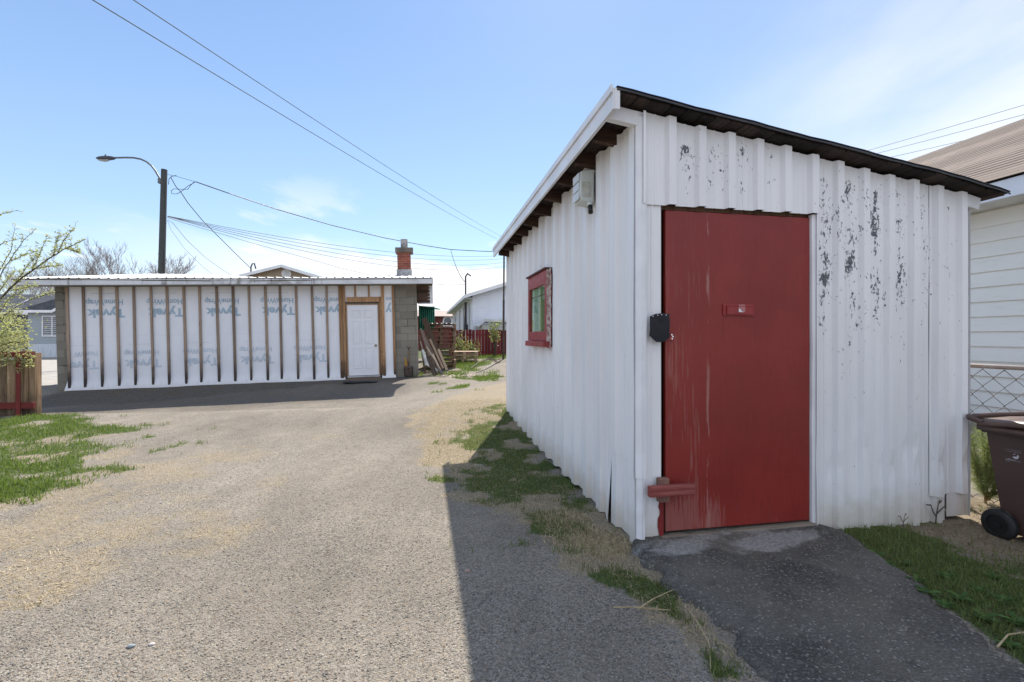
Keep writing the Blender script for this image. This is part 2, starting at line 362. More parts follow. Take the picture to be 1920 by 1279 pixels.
def ground_material(name, asphalt=False):
    t = NT(name); o = t.obj
    z = t.sepc(t.attr('zone', 'Color')); green, straw, dirt = z[0], z[1], z[2]; road = t.attr('road')
    # stones: two sizes, each stone its own grey
    v1 = t.vor(130, out='Color'); d1 = t.vor(130); v2 = t.vor(290, out='Color'); d2 = t.vor(290)
    s1 = t.sepc(v1)[0]; s2 = t.sepc(v2)[1]
    big = t.noise(1.1, 5, loc=(4,2,0)); mid = t.noise(6, 5, loc=(1,7,0))
    tone = t.m('ADD', t.m('MULTIPLY', s1, .62), t.m('MULTIPLY', s2, .38))
    stone = t.mix(t.lin(tone, .12, .92), (.080,.072,.062), (.46,.415,.35))
    stone = t.mix(t.m('MULTIPLY', t.ss(t.sepc(v1)[2], .72, .9), .55), stone, (.36,.27,.18))
    dust = t.mix(t.ss(mid, .3, .7), (.19,.16,.125), (.30,.258,.205))
    col = t.mix(t.ss(t.m('ADD', t.m('MULTIPLY', big, .6), t.m('MULTIPLY', mid, .4)), .36, .64, .08, .5), stone, dust)
    soil = t.mix(t.ss(t.noise(14, 6), .35, .7), (.055,.042,.030), (.13,.10,.07))
    soil = t.mix(t.m('MULTIPLY', t.ss(s1, .8, .95), .5), soil, (.25,.22,.19))
    tarry = t.mix(t.ss(t.noise(30, 5), .3, .7), (.05,.05,.052), (.115,.11,.105))
    fs = t.m('ADD', t.noise(24, 6, loc=(3,3,0)), t.m('MULTIPLY', t.noise(110, 3), .35))
    hay = t.mix(t.ss(t.noise(160, 4, (1,.25,1), dist=1.5), .35, .7), (.19,.145,.09), (.42,.35,.245))
    vv = t.lin(t.m('ADD', t.m('MULTIPLY', t.noise(.55, 4, loc=(9,9,0)), .6), t.m('MULTIPLY', t.noise(2.6, 4, (1,.35,1), loc=(2,9,0)), .4)), .32, .68, .64, 1.06)
    sc = t.N.new('ShaderNodeVectorMath'); sc.operation = 'SCALE'; t.L.new(col, sc.inputs[0]); t.L.new(vv, sc.inputs['Scale']); col = sc.outputs[0]
    col = t.mix(t.m('MULTIPLY', dirt, .85), col, t.mix(t.ss(mid, .4, .6), tarry, soil))
    col = t.mix(t.ss(t.m('ADD', t.m('MULTIPLY', straw, 1.1), t.m('SUBTRACT', fs, 1.02)), .0, .60, 0, .82), col, hay)
    tu = t.mix(t.ss(t.noise(50, 5), .3, .7), (.035,.055,.014), (.09,.13,.03))
    col = t.mix(t.ss(t.m('ADD', t.m('MULTIPLY', green, 1.2), t.m('SUBTRACT', fs, 1.05)), .05, .45, 0, .9), col, tu)
    rd = t.mix(t.ss(t.noise(3, 6, (1,3,1)), .3, .7), (.30,.28,.25), (.40,.37,.33))
    rd = t.mix(t.ss(t.vor(.5, (1,1,1), 'DISTANCE_TO_EDGE'), .0, .012, .6, 0), rd, (.08,.08,.08))
    col = t.mix(road, col, rd)
    h = t.m('ADD', t.m('MULTIPLY', t.m('SUBTRACT', 1, d1), .7), t.m('ADD', t.m('MULTIPLY', t.m('SUBTRACT', 1, d2), .35), t.m('MULTIPLY', t.noise(40, 5), .8)))
    h = t.m('MULTIPLY', h, t.m('SUBTRACT', 1, t.m('MULTIPLY', road, .9)))
    return t.done(col, .92, t.bump(h, .85, .008), spec=.15)

def build_ground():
    def axis(core0, core1, step, lo, hi, grow=1.35):
        c = list(np.arange(core0, core1+1e-6, step)); a = c[0]; d = step
        L = []
        while a > lo: d *= grow; a -= d; L.append(a)
        b = c[-1]; d = step; U = []
        while b < hi: d *= grow; b += d; U.append(b)
        return np.array(L[::-1]+c+U)
    xs = axis(-8, 4.6, .045, -900, 900); ys = axis(.8, 9, .045, -60, 1500)
    xs = np.unique(np.concatenate([xs, np.arange(-20, -8, .15)])); ys = np.unique(np.concatenate([ys, np.arange(9, 26, .09)]))
    X, Y = np.meshgrid(xs, ys); x = X.ravel(); y = Y.ravel()
    z = gz(np.clip(x, -60, 60), np.clip(y, -20, 60))
    g, s, d, r = zones(x, y)
    co = np.stack([x, y, z], 1); nx = len(xs); ny = len(ys)
    i = np.arange((nx-1)*(ny-1)); a = i//(nx-1)*nx+i % (nx-1)
    q = np.stack([a, a+1, a+nx+1, a+nx], 1).ravel()
    zc = np.stack([g, s, d, np.ones_like(g)], 1)
    o = np_mesh('ground', co, q, 4, ground_material('gravel ground'), {'zone': zc, 'road': r}, smooth=True)
    tag(o, 'grey gravel yard with straw and turf patches', kind='structure')
build_ground()

# asphalt ramp in front of the shed door
def ramp_material():
    t = NT('old asphalt'); x, y, z = t.sep(t.obj)
    v = t.vor(120, out='Color'); d = t.vor(120); s = t.sepc(v)[0]
    col = t.mix(t.ss(t.noise(2.2, 6), .35, .68), (.085,.078,.069), (.15,.136,.115))
    col = t.mix(t.ss(t.noise(1.3, 6, loc=(5,1,0), dist=.6), .50, .68, 0, .75), col, (.17,.15,.115))
    col = t.mix(t.ss(t.noise(5, 6, loc=(1,8,0)), .55, .70, 0, .55), col, (.05,.047,.043))
    col = t.mix(t.ss(s, .5, .98, 0, .55), col, (.20,.185,.165))
    col = t.mix(t.m('MULTIPLY', t.ss(t.sepc(v)[1], .92, .98), .6), col, (.38,.35,.31))
    mark = t.attr('worn')
    col = t.mix(t.ss(t.m('ADD', mark, t.m('SUBTRACT', t.noise(7, 6, dist=.8), .75)), .0, .35, 0, .8), col, t.mix(t.ss(t.noise(60, 4), .35, .65), (.26,.25,.235), (.42,.405,.38)))
    h = t.m('ADD', t.m('MULTIPLY', d, -.8), t.m('MULTIPLY', t.noise(45, 5), .9))
    return t.done(col, .88, t.bump(h, 1.0, .010), spec=.12)
def build_ramp():
    Lp = [(1197,1012),(1189,1034),(1243,1098),(1333,1180),(1403,1250),(1500,1345),(1700,1500)]
    Rp = [(1533,976),(1538,988),(1602,1017),(1682,1067),(1762,1127),(1852,1197),(2080,1370)]
    L = [Vector(G(*p)) for p in Lp]; Rr = [Vector(G(*p)) for p in Rp]
    n, mcol = 110, 90
    def samp(P_, t):
        k = t*(len(P_)-1); i = min(int(k), len(P_)-2); return P_[i].lerp(P_[i+1], k-i)
    rows = []; worn = []
    for i in range(n):
        t = i/(n-1); a = samp(L, t); b = samp(Rr, t)
        for j in range(mcol):
            s = j/(mcol-1); e = min(s, 1-s)
            p = a.lerp(b, s)
            wob = (fbm(p.x, p.y, 9, 77, 4)-.5)*.24*max(0, 1-e*8)
            p = p+(b-a).normalized()*float(wob)
            edge = min(1, e/.035, t/.02 if t > 0 else 0)
            z = .052*(1-t)**1.5+.010+.006*math.sin(math.pi*s)
            z = -.03+(z+.03)*(.5*edge+.5*math.sqrt(max(edge, 0))) + float(fbm(p.x, p.y, 6, 5, 3)-.5)*.012
            rows.append((p.x, p.y, z))
            worn.append(max(math.exp(-((t-.27)/.06)**2-((s-.62)/.25)**2), .8*math.exp(-((t-.22)/.05)**2-((s-.2)/.16)**2), .5*math.exp(-((t-.185)/.03)**2)))
    i = np.arange((n-1)*(mcol-1)); a = i//(mcol-1)*mcol+i % (mcol-1)
    q = np.stack([a, a+mcol, a+mcol+1, a+1], 1).ravel()
    o = np_mesh('asphalt_ramp', np.array(rows), q, 4, ramp_material(), {'worn': np.array(worn)}, smooth=True)
    tag(o, 'dark worn asphalt ramp leading up to the red door', kind='structure')
build_ramp()

# ------------------------------------------------------------------ white metal shed
def shed_paint(name, chips):
    t = NT(name); x, y, z = t.sep(t.obj)
    base = t.mix(t.ss(t.noise(1.6, 5, (1,1,.35)), .35, .7), (.83,.825,.83), (.75,.74,.745))
    streak = t.ss(t.noise(26, 5, (1,1,.03), (2,1,0)), .52, .8, 0, .28)
    base = t.mix(streak, base, (.56,.54,.50))
    low = t.m('MULTIPLY', t.ss(t.m('ADD', z, t.m('MULTIPLY', t.noise(8, 5), .3)), .15, .46, 1, 0), .7)
    base = t.mix(low, base, (.52,.46,.37))
    spots = t.m('MULTIPLY', t.ss(t.vor(7, (1,1,.8)), .012, .028, 1, 0), .8)
    base = t.mix(spots, base, (.12,.10,.09))
    rough = .45; nm = t.bump(t.noise(9, 3, (1,1,.2)), .10, .01)
    if chips:
        reg = t.m('MULTIPLY', t.ss(x, 1.10, 1.24), t.m('MULTIPLY', t.ss(x, 2.7, 1.45), t.m('MULTIPLY', t.ss(z, .7, 1.75), t.ss(z, 2.38, 2.15))))
        reg2 = t.m('MULTIPLY', t.m('MULTIPLY', t.ss(x, .18, .26), t.ss(x, 1.1, .45)), t.m('MULTIPLY', t.ss(z, 2.08, 2.2), t.ss(z, 2.5, 2.4)))
        all_ = t.m('MULTIPLY', t.ss(x, .2, .3), .10)
        pan = t.lin(t.m('PINGPONG', t.m('SUBTRACT', t.m('MODULO', t.m('SUBTRACT', x, PHASE), PITCH), .06), .2), 0, .075, 1, -.4)
        cl = t.ss(t.noise(6.5, 5, (1.3,1,.6), (7,0,3), rough=.65), .40, .66)
        amt = t.m('ADD', t.m('MULTIPLY', t.m('ADD', reg, t.m('MULTIPLY', reg2, .8)), t.m('MULTIPLY', t.m('ADD', cl, .24), t.m('MAXIMUM', t.m('ADD', t.m('MULTIPLY', pan, .4), .45), .25))), all_)
        fine = t.noise(48, 6, (1,1,.6), rough=.72)
        chip = t.ss(t.m('ADD', fine, t.m('MULTIPLY', amt, .30)), .70, .715)
        base = t.mix(chip, base, t.mix(t.ss(t.noise(90, 3), .3, .7), (.055,.06,.07), (.16,.17,.18)))
        nm = t.bump(t.m('SUBTRACT', 1, chip), .4, .002, nm)
    return t.done(base, rough, nm, spec=.45)

PITCH = .198; PHASE = .028
PROF_F = [(0,0),(.055,0),(.059,.004),(.068,.004),(.072,0),(.128,0),(.140,.033),(.186,.034),(.194,0)]
PROF_L = [(0,0),(.055,0),(.059,.004),(.068,.004),(.072,0),(.112,0),(.116,.004),(.124,.004),(.128,0),(.175,0),(.192,.034),(.270,.035),(.284,0)]
def corr_s(s0, s1, phase=PHASE, PITCH=PITCH, prof=PROF_F):
    out = []
    k = int(math.floor((s0-phase)/PITCH))-1
    while phase+k*PITCH < s1+PITCH:
        for a, o in prof:
            s = phase+k*PITCH+a
            if s0 < s < s1: out.append((s, o, k))
        k += 1
    def off(s):
        a = (s-phase) % PITCH
        for (a0, o0), (a1, o1) in zip(prof, prof[1:]+[(PITCH, 0)]):
            if a0 <= a <= a1: return o0+(o1-o0)*(a-a0)/(a1-a0+1e-9)
        return 0
    return [(s0, off(s0), int((s0-phase)//PITCH))]+out+[(s1, off(s1), int((s1-phase)//PITCH))]
def corr(mb, s0, s1, zb, zt, put, rows=14, jit=.0, seed=1, phase=PHASE, extra=None, wav=.0025, tj=0, pitch=PITCH, prof=PROF_F):
    r_ = random.Random(seed); J = {}; T = {}
    cols = corr_s(s0, s1, phase, pitch, prof); G_ = []
    for i in range(rows+1):
        f = i/rows; row = []
        for s, o, k in cols:
            j = J.setdefault(k, r_.uniform(-jit, jit)); tk = T.setdefault(k, r_.uniform(-tj, tj))
            b = zb(s)+j; z = b+(zt(s)+tk-b)*f
            wv = (float(vnoise(s*3+seed, z*2.2, 1, seed))-.5)*2*wav
            row.append(put(s, o+wv+(extra(s, z) if extra else 0), z))
        G_.append(row)
    mb.grid(G_)

def build_shed():
    W, LN = 2.43, 4.37
    sh = thing('metal_shed', 'white corrugated metal shed with a red door and a slanted roof', 'shed', (.767, 2.875, 0), (0, 0, R(10.8)))
    paint = shed_paint('chipped white paint', True); paint2 = shed_paint('white paint', False)
    trim = simple('white trim', (.80,.80,.82), (.70,.70,.72), .4, 3, dirt=.15)
    red = m_wood('latch wood', (.20,.045,.04), (.32,.10,.085), rnd=.1, axis='x')
    dark = simple('dark void', (.012,.011,.010), rough=.9)
    zt_f = lambda u: 2.597-.149*u                    # top of the front wall
    zt_l = lambda v: 2.585-.021*v
    # front wall: a narrow strip, the header over the door, and the wide right part
    mb = MB()
    corr(mb, .0, .135, lambda s: .0+.01*s, lambda s: 2.06, lambda s, o, z: (s, -o, z), 16, .006, 3, phase=.012)
    mb.build('front_panel', paint2, sh, smooth=False)
    mb = MB(); corr(mb, .0, 1.205, lambda s: 2.047-.004*s, zt_f, lambda s, o, z: (s, -o-.010, z), 6, 0, 4, tj=.008)
    mb.build('header_panel', paint, sh)
    seam = MB(); seam.box((.413,-.0125,2.05), (.416,-.0105,2.53)); seam.build('panel_seam', dark, sh)
    def dent(s, z):
        k = (s-PHASE) % PITCH
        return -.016*math.exp(-((z-.42-.06*math.sin(s*17))/.05)**2)*(1 if .128 < k < .194 else 0)
    def zb_r(s): return -.015+(.19 if s > 2.22 else .155 if s > 2.10 else 0)
    mb = MB(); corr(mb, 1.195, 2.11, lambda s: -.02, zt_f, lambda s, o, z: (s, -o, z), 22, .012, 5, extra=dent, tj=.008)
    mb.build('front_panel', paint, sh)
    mb = MB(); corr(mb, 2.11, W, lambda s: .165+.02*(s > 2.25), zt_f, lambda s, o, z: (s, -o-.002, z), 18, .008, 6, extra=dent, tj=.008)
    mb.build('front_panel', paint, sh)
    mb = MB(); corr(mb, 2.105, 2.255, lambda s: -.01, lambda s: .19, lambda s, o, z: (s, -o+.012, z), 5, .01, 7)
    mb.box((2.262,.0,.02), (2.405,.006,.20))
    mb.build('patch_panel', paint2, sh)
    # left wall
    left = MB()
    def peel(s, z): return .055*max(0, 1-(s-.373)/.16)*max(0, 1-z/1.1)**1.5
    corr(left, .373, LN, lambda s: .012+.025*sstep(0, 4, s), zt_l, lambda s, o, z: (-o, s, z), 22, .012, 8, phase=.373-.0, extra=peel, tj=.008, pitch=.289, prof=PROF_L)
    left.build('side_panel', paint2, sh)
    c = MB(); corr(c, .0, .385, lambda s: .505-.10*(.33-s)/.33, zt_l, lambda s, o, z: (-o-.006, s, z), 12, 0, 9, phase=.093, pitch=.289, prof=PROF_L); c.build('side_panel', paint2, sh)
    c = MB(); corr(c, .0, .385, lambda s: .0+.02*s, lambda s: .53, lambda s, o, z: (-o*.9, s, z), 8, .008, 10, phase=.093, wav=.006, pitch=.289, prof=PROF_L); c.build('patch_panel', paint2, sh)
    # rear and right walls
    b = MB(); corr(b, 0, W, lambda s: 0, lambda s: 2.50-.149*s, lambda s, o, z: (s, LN+o, z), 4, 0, 11); b.build('back_panel', paint2, sh)
    b = MB(); corr(b, 0, LN, lambda s: .01, lambda s: 2.225-.021*s, lambda s, o, z: (W+o, s, z), 6, 0, 12); b.build('side_panel', paint2, sh)
    # corner flashing, crumpled at the foot
    tr = MB(); rows = []
    for i in range(40):
        z = .41+(2.56-.41)*i/39; wv = (float(vnoise(z*5, 1, 1, 3))-.5)*.012
        rows.append([(-.031, .045+wv, z), (-.033, .01, z), (-.030, -.012, z), (-.006, -.031, z), (.012, -.032, z), (.026+wv*.6, -.030, z)])
    tr.grid(rows); tr.build('corner_trim', trim, sh, smooth=False, solid=.002)
    tr = MB(); rows = []
    for i in range(16):
        z = -.005+.43*i/15; wv = (float(vnoise(z*14, 3, 1, 5))-.5)*.03
        rows.append([(-.026, .05+wv, z), (-.028, .01, z), (-.024+wv*.2, -.010, z), (-.004, -.028, z), (.018+wv*.4, -.028, z)])
    tr.grid(rows); tr.build('corner_trim', trim, sh, solid=.002)
    # door frame, sill and the dark gap behind the door
    fr = MB(); fr.box((.128,.02,.0), (.150,.11,2.05)); fr.box((1.196,.02,.0), (1.25,.11,2.05)); fr.box((.15,.03,2.032), (1.196,.11,2.06))
    fr.build('door_frame', m_wood('frame wood', (.13,.08,.05), (.22,.15,.10), axis='z'), sh)
    jm = MB(); rows = []
    for i in range(30):
        z = .0+2.04*i/29; wv = (float(vnoise(z*6, 9, 1, 8))-.5)*.012
        rows.append([(1.178+wv, .012, z), (1.180+wv, -.012, z), (1.197, -.020, z), (1.222, -.018, z)])
    jm.grid(rows); jm.build('door_jamb', trim, sh, solid=.003)
    rd = MB(); rows = []
    for i in range(14):
        z = .02+.30*i/13; wv = (float(vnoise(z*26, 9, 1, 18)))*.02
        rows.append([(.131-wv, -.004, z), (.150, -.004, z), (.1505, .02, z)])
    rd.grid(rows); rd.build('door_edging', simple('red edge paint', (.22,.02,.02), rough=.6), sh, solid=.002)
    bk = MB(); bk.box((.15,.10,.0), (1.2,.12,2.05)); bk.build('door_backing', dark, sh)
    si = MB(); si.beam((.13,.03,.02), (1.20,.03,.026), .13, .07); si.build('door_sill', m_wood('sill wood', (.13,.11,.09), (.26,.21,.16), axis='x'), sh, bevel=.006)
    # the red plywood door
    t = NT('weathered red paint'); x, y, z = t.sep(t.obj)
    g1 = t.noise(70, 5, (1,1,.05), rough=.65); g2 = t.noise(4, 4, (1.2,1,.3), (3,3,1))
    c0 = t.mix(t.ss(t.noise(2.2, 4), .3, .7), (.205,.019,.015), (.25,.025,.019))
    c0 = t.mix(t.ss(g1, .50, .75, 0, .55), c0, (.15,.012,.012))
    zone = t.m('ADD', t.ss(x, .62, .30), t.m('MULTIPLY', t.ss(z, .45, .10), .8))
    wear = t.ss(t.m('ADD', t.m('ADD', g1, t.m('MULTIPLY', g2, .55)), t.m('MULTIPLY', zone, .27)), 1.06, 1.18)
    wear = t.m('MULTIPLY', wear, t.ss(z, 1.95, 1.5, .25, 1))
    c0 = t.mix(t.m('MULTIPLY', wear, .40), c0, (.38,.18,.15))
    scrape = t.m('MULTIPLY', t.ss(t.m('ABSOLUTE', t.m('SUBTRACT', x, t.m('ADD', .42, t.m('MULTIPLY', t.noise(2, 3), .06)))), .004, .016, 1, 0), t.ss(t.noise(30, 5, (1,1,.12), (9,0,0)), .52, .62))
    c0 = t.mix(t.m('MULTIPLY', scrape, .45), c0, (.45,.27,.23))
    kn = t.ss(t.vor(4.2), .012, .03, 1, 0); c0 = t.mix(t.m('MULTIPLY', kn, .8), c0, (.05,.008,.008))
    red_door = t.done(c0, t.ss(wear, 0, 1, .42, .8), t.bump(g1, .35, .003), spec=.4)
    d = MB(); d.box((.166,.0,.075), (1.172,.035,2.022)); door = d.build('door', red_door, sh, bevel=.004)
    redm = simple('red metal paint', (.30,.030,.028), (.24,.022,.022), .4, 6)
    lb = MB(); lb.box((.548,-.008,1.385), (.765,0,1.457)); lb.box((.570,-.016,1.392), (.742,-.008,1.441)); lb.box((.570,-.018,1.441), (.742,-.013,1.447))
    lb.build('label_holder', redm, door, bevel=.0015)
    st = MB(); st.box((.648,-.0175,1.408), (.694,-.0165,1.455), rnd=.2); st.add([(.648,-.0178,1.408),(.690,-.0178,1.408),(.672,-.0178,1.412),(.662,-.0178,1.424),(.651,-.0178,1.432)], [(0,1,2,3,4)], 1)
    st.build('sticker', [simple('clear tape', (.42,.16,.16), rough=.2), simple('paper scrap', (.8,.78,.76), rough=.6)], door, fix=False)
    hs = MB(); hs.box((.170,-.010,1.235), (.212,0,1.262)); hs.tube([(.155,-.014,1.245),(.185,-.012,1.247)], .004)
    hasp = hs.build('hasp', redm, door)
    for dx, dz in ((.201,1.267),(.208,1.256),(.203,1.243)):
        q = MB(); q.tube([(dx,-.012,dz),(dx,-.009,dz)], .005, 10); q.build('screw_head', simple('bright screw', (.8,.8,.8), rough=.25, metal=.9), hasp)
    # wooden turn latch and rubber flap over the lock
    q = MB(); q.box((.093,-.065,.275), (.157,-.02,.415)); lk = q.build('latch_block', m_wood('latch block wood', (.20,.10,.08), (.30,.17,.13), axis='z', rnd=.1), sh, bevel=.004)
    q = MB(); q.box((.012,-.105,.322), (.302,-.066,.385)); q.build('latch_bar', red, lk, bevel=.005)
    q = MB(); out = [(.040,1.375),(.075,1.39),(.118,1.395),(.163,1.39),(.166,1.33),(.164,1.28),(.168,1.255),(.150,1.235),(.118,1.222),(.085,1.223),(.058,1.245),(.038,1.262),(.043,1.30),(.041,1.34)]
    q.prism([(a,-.045-.006*math.sin((b-1.2)*9),b) for a, b in out], (0,.007,0)); fl = q.build('lock_cover', simple('black rubber', (.012,.013,.018), (.02,.02,.025), .75, 9, bump=.3, bscale=80), sh)
    for a, b in ((.055,1.375),(.085,1.382),(.110,1.386),(.140,1.384)):
        n_ = MB(); n_.tube([(a,-.056,b),(a,-.050,b)], .0035, 8); n_.build('nail', simple('nail steel', (.55,.55,.58), rough=.3, metal=.8), fl)
    # window on the left wall: built-out red casing
    wr = simple('window red paint', (.34,.05,.048), (.27,.035,.035), .5, 9, bump=.2, dirt=.25)
    y0, y1, z0, z1 = 1.95, 2.76, 1.155, 1.93
    fw = MB(); X = -.065
    fw.box((X,y0,z0+.06), (-.0,y0+.06,z1)); fw.box((X,y1-.06,z0+.06), (0,y1,z1)); fw.box((X,y0+.06,z1-.14), (-.002,y1-.06,z1-.001)); fw.box((X,y0+.06,z0+.06), (-.002,y1-.06,z0+.16))
    win = fw.build('window', wr, sh, bevel=.004)
    q = MB(); q.box((X-.02,y0-.015,z1+.001), (0,y1+.03,z1+.02)); q.build('window_cap', simple('cap paint', (.10,.03,.028), rough=.7, dirt=.3), win, bevel=.003)
    q = MB(); q.box((X-.03,y0-.012,z0), (0,y1+.02,z0+.058)); q.build('window_sill', wr, win, bevel=.005)
    q = MB(); q.box((-.050,y0+.061,z0+.161), (-.046,y1-.061,z1-.141)); q.build('window_pane', m_glass('window glass', (.85,.95,.88), .35), win)
    q = MB(); q.box((-.030,y0+.061,z0+.161), (-.026,y1-.061,z1-.141)); q.box((-.040,y1-.15,z0+.17), (-.031,y1-.09,z0+.29), 1); q.box((-.038,y0+.062,z0+.162),(-.031,y0+.14,z1-.15), 2); q.box((-.036,y0+.16,z1-.24),(-.031,y1-.1,z1-.225), 3)
    q.build('green_board', [simple('green board', (.10,.30,.13), (.07,.22,.10), .5, 3), simple('yellow tag', (.55,.42,.08)), simple('tan curtain', (.30,.25,.13)), simple('dark green batten', (.02,.06,.03))], win)
    q = MB(); rows = []
    for i in range(60):
        z = z0-.01+(z1-z0+.02)*i/59; a = float(vnoise(z*30, 2, 1, 3)); rows.append([(-.022, y0-.025-a*.03, z), (-.045+a*.02, y0-.004, z), (-.06, y0-.001, z)])
    q.grid(rows); q.build('window_caulking', simple('old caulking', (.55,.50,.46), (.30,.16,.15), .9, 25, bump=.5), win)
    # security light under the eave
    lw = simple('light housing', (.62,.66,.62), (.55,.58,.55), .35, 4)
    y0, y1 = .70, .86; q = MB()
    q.prism([(-.028,y0,2.50),(-.130,y0,2.478),(-.138,y0,2.31),(-.122,y0,2.262),(-.03,y0,2.25)], (0,y1-y0,0)); box_ = q.build('security_light', lw, sh, bevel=.006)
    q = MB(); q.box((-.120,y0-.006,2.29), (-.058,y0-.001,2.40)); q.build('light_lens', simple('clear lens', (.42,.42,.34), (.6,.6,.55), .12, 12), box_)
    q = MB()
    for k in range(3): q.box((-.145,y0+.012,2.275+k*.068), (-.134,y1-.012,2.334+k*.068))
    q.build('light_louver', simple('louver white', (.72,.75,.76), rough=.35), box_, bevel=.004)
    q = MB(); q.tube([(-.06,y0+.01,2.252),(-.06,y0-.005,2.222)], .020, 12); q.tube([(-.06,y0-.005,2.225),(-.062,y0-.02,2.165)], .018, 12, 1); q.build('photocell', [lw, simple('black plastic', (.012,.012,.012), rough=.3)], box_, smooth=True)
    # roof: rafters, boards, black sheet, white fascia
    def rz(u, v): return 2.612-.147*u-.021*v-.022*max(0, (u-2.25)/.38)**1.5         # underside of the boards
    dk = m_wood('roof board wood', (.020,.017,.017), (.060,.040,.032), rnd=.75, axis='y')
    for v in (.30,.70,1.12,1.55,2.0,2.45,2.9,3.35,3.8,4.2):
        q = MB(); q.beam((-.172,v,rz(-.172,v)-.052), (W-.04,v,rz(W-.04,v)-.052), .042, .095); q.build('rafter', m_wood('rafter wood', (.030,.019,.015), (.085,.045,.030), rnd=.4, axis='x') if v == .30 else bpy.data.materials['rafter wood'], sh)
    q = MB(); u = -.19; v0, v1 = -.115, 4.43
    while u < 2.56:
        wd = rng.uniform(.085, .125); e = min(u+wd, 2.60)
        f0 = v0+rng.uniform(0, .012); r_ = rng.random()
        q.add([(u,f0,rz(u,f0)),(e-.006,f0,rz(e,f0)),(e-.006,v1,rz(e,v1)),(u,v1,rz(u,v1)),(u,f0,rz(u,f0)+.02),(e-.006,f0,rz(e,f0)+.02),(e-.006,v1,rz(e,v1)+.02),(u,v1,rz(u,v1)+.02)],
              ((0,3,2,1),(4,5,6,7),(0,1,5,4),(1,2,6,5),(2,3,7,6),(3,0,4,7)), 0, r_); u = e
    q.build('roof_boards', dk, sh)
    q = MB(); rows = []; rows2 = []
    for i in range(30):
        u = -.20+(2.625+.20)*i/29; sg = .0022*math.sin(i*.9)+.0015*math.sin(i*2.3)
        for rr, dz in ((rows, .021), (rows2, .030)): rr.append([(u, v0-.012, rz(u, v0)+dz+sg-.012*(dz < .025)), (u, v0-.008, rz(u, v0)+dz+sg), (u, 1.5, rz(u, 1.5)+dz), (u, 4.45, rz(u, 4.45)+dz)])
    q.grid(rows2); q.grid(rows)
    q.build('roof_sheet', simple('black roofing', (.03,.03,.034), (.055,.055,.06), .7, 8, bump=.3), sh, solid=.004)
    q = MB(); e0, e1 = rz(-.24,v0)+.03, rz(-.24,v1)+.03
    q.prism([(-.222,v0-.004,e0-.135),(-.222,v1,e1-.13),(-.222,v1,e1-.012),(-.222,v0-.004,e0-.012)], (.022,0,0))
    q.prism([(-.234,v0-.006,e0-.040),(-.234,v1,e1-.038),(-.234,v1,e1+.006),(-.234,v0-.006,e0+.006)], (.011,0,0))
    q.box((-.214,v0-.008,e0-.135), (-.180,v0-.004,e0-.015))
    q.build('fascia', trim, sh, bevel=.002)
    for u0, u1, dz in ((-.20,.02,.062),(W-.02,W+.09,.052)):
        q = MB(); q.beam((u0,.005,rz(u0,0)-dz), (u1,.005,rz(u1,0)-dz), .05, .085); q.build('beam_end', trim, sh, bevel=.004)
    return sh
build_shed()
# ------------------------------------------------------------------ garage with bare house wrap
GO, GROT = Vector((-11.34, 11.96, -.079)), (0, R(-1.44), R(11))
GM = Matrix.Translation(GO) @ Matrix.Rotation(GROT[2], 4, 'Z') @ Matrix.Rotation(GROT[1], 4, 'Y'); GI = GM.inverted()
def gp(px, py, yl=0.):                   # photo point measured on the garage front plane -> garage x, z
    o = GI @ Vector((0, 0, EYE)); d = GI.to_3x3() @ Vector(((px-960)/F, 1, (HZ-py)/F)); k = (yl-o.y)/d.y
    q = o+d*k; return q.x, q.z

def block_material():
    t = NT('concrete block'); x, y, z = t.sep(t.obj)
    cb = t.N.new('ShaderNodeCombineXYZ'); t.L.new(t.m('ADD', x, y), cb.inputs[0]); t.L.new(z, cb.inputs[1])
    br = t.N.new('ShaderNodeTexBrick'); t.L.new(cb.outputs[0], br.inputs[0])
    br.inputs['Scale'].default_value = 1; br.inputs['Brick Width'].default_value = .41; br.inputs['Row Height'].default_value = .205
    br.inputs['Mortar Size'].default_value = .006; br.inputs['Mortar Smooth'].default_value = .3
    br.inputs['Color1'].default_value = (.20,.185,.155,1); br.inputs['Color2'].default_value = (.275,.255,.215,1); br.inputs['Mortar'].default_value = (.16,.15,.13,1)
    c = t.mix(t.ss(t.noise(3, 5), .35, .7, 0, .5), br.outputs[0], (.18,.165,.14))
    # stepped cracks through a few joints
    ck = t.m('MULTIPLY', t.ss(br.outputs['Fac'], .3, .7), t.ss(t.noise(1.3, 2, loc=(6,1,2)), .54, .60))
    c = t.mix(ck, c, (.03,.027,.024))
    h = t.m('ADD', t.m('MULTIPLY', br.outputs['Fac'], -1.0), t.m('MULTIPLY', t.noise(60, 4), .35))
    return t.done(c, .92, t.bump(h, .5, .01), spec=.15)
def wrap_material():
    t = NT('house wrap'); x, y, z = t.sep(t.obj)
    w1 = t.noise(2.2, 5, (1,1,.5)); w2 = t.noise(14, 4, (1,1,.4), (3,1,1))
    c = t.mix(t.ss(w1, .3, .7), (.84,.85,.89), (.79,.80,.85))
    c = t.mix(t.ss(z, 2.2, 2.6, 0, .35), c, (.80,.76,.68))
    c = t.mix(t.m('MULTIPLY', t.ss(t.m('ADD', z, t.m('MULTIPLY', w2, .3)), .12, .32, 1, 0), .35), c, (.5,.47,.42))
    ln = t.m('MULTIPLY', t.ss(t.m('ABSOLUTE', t.m('SUBTRACT', z, 1.33)), .003, .006, 1, 0), .25)
    c = t.mix(ln, c, (.45,.5,.58))
    return t.done(c, .55, t.bump(t.m('ADD', w1, t.m('MULTIPLY', w2, .35)), .35, .03), spec=.3)

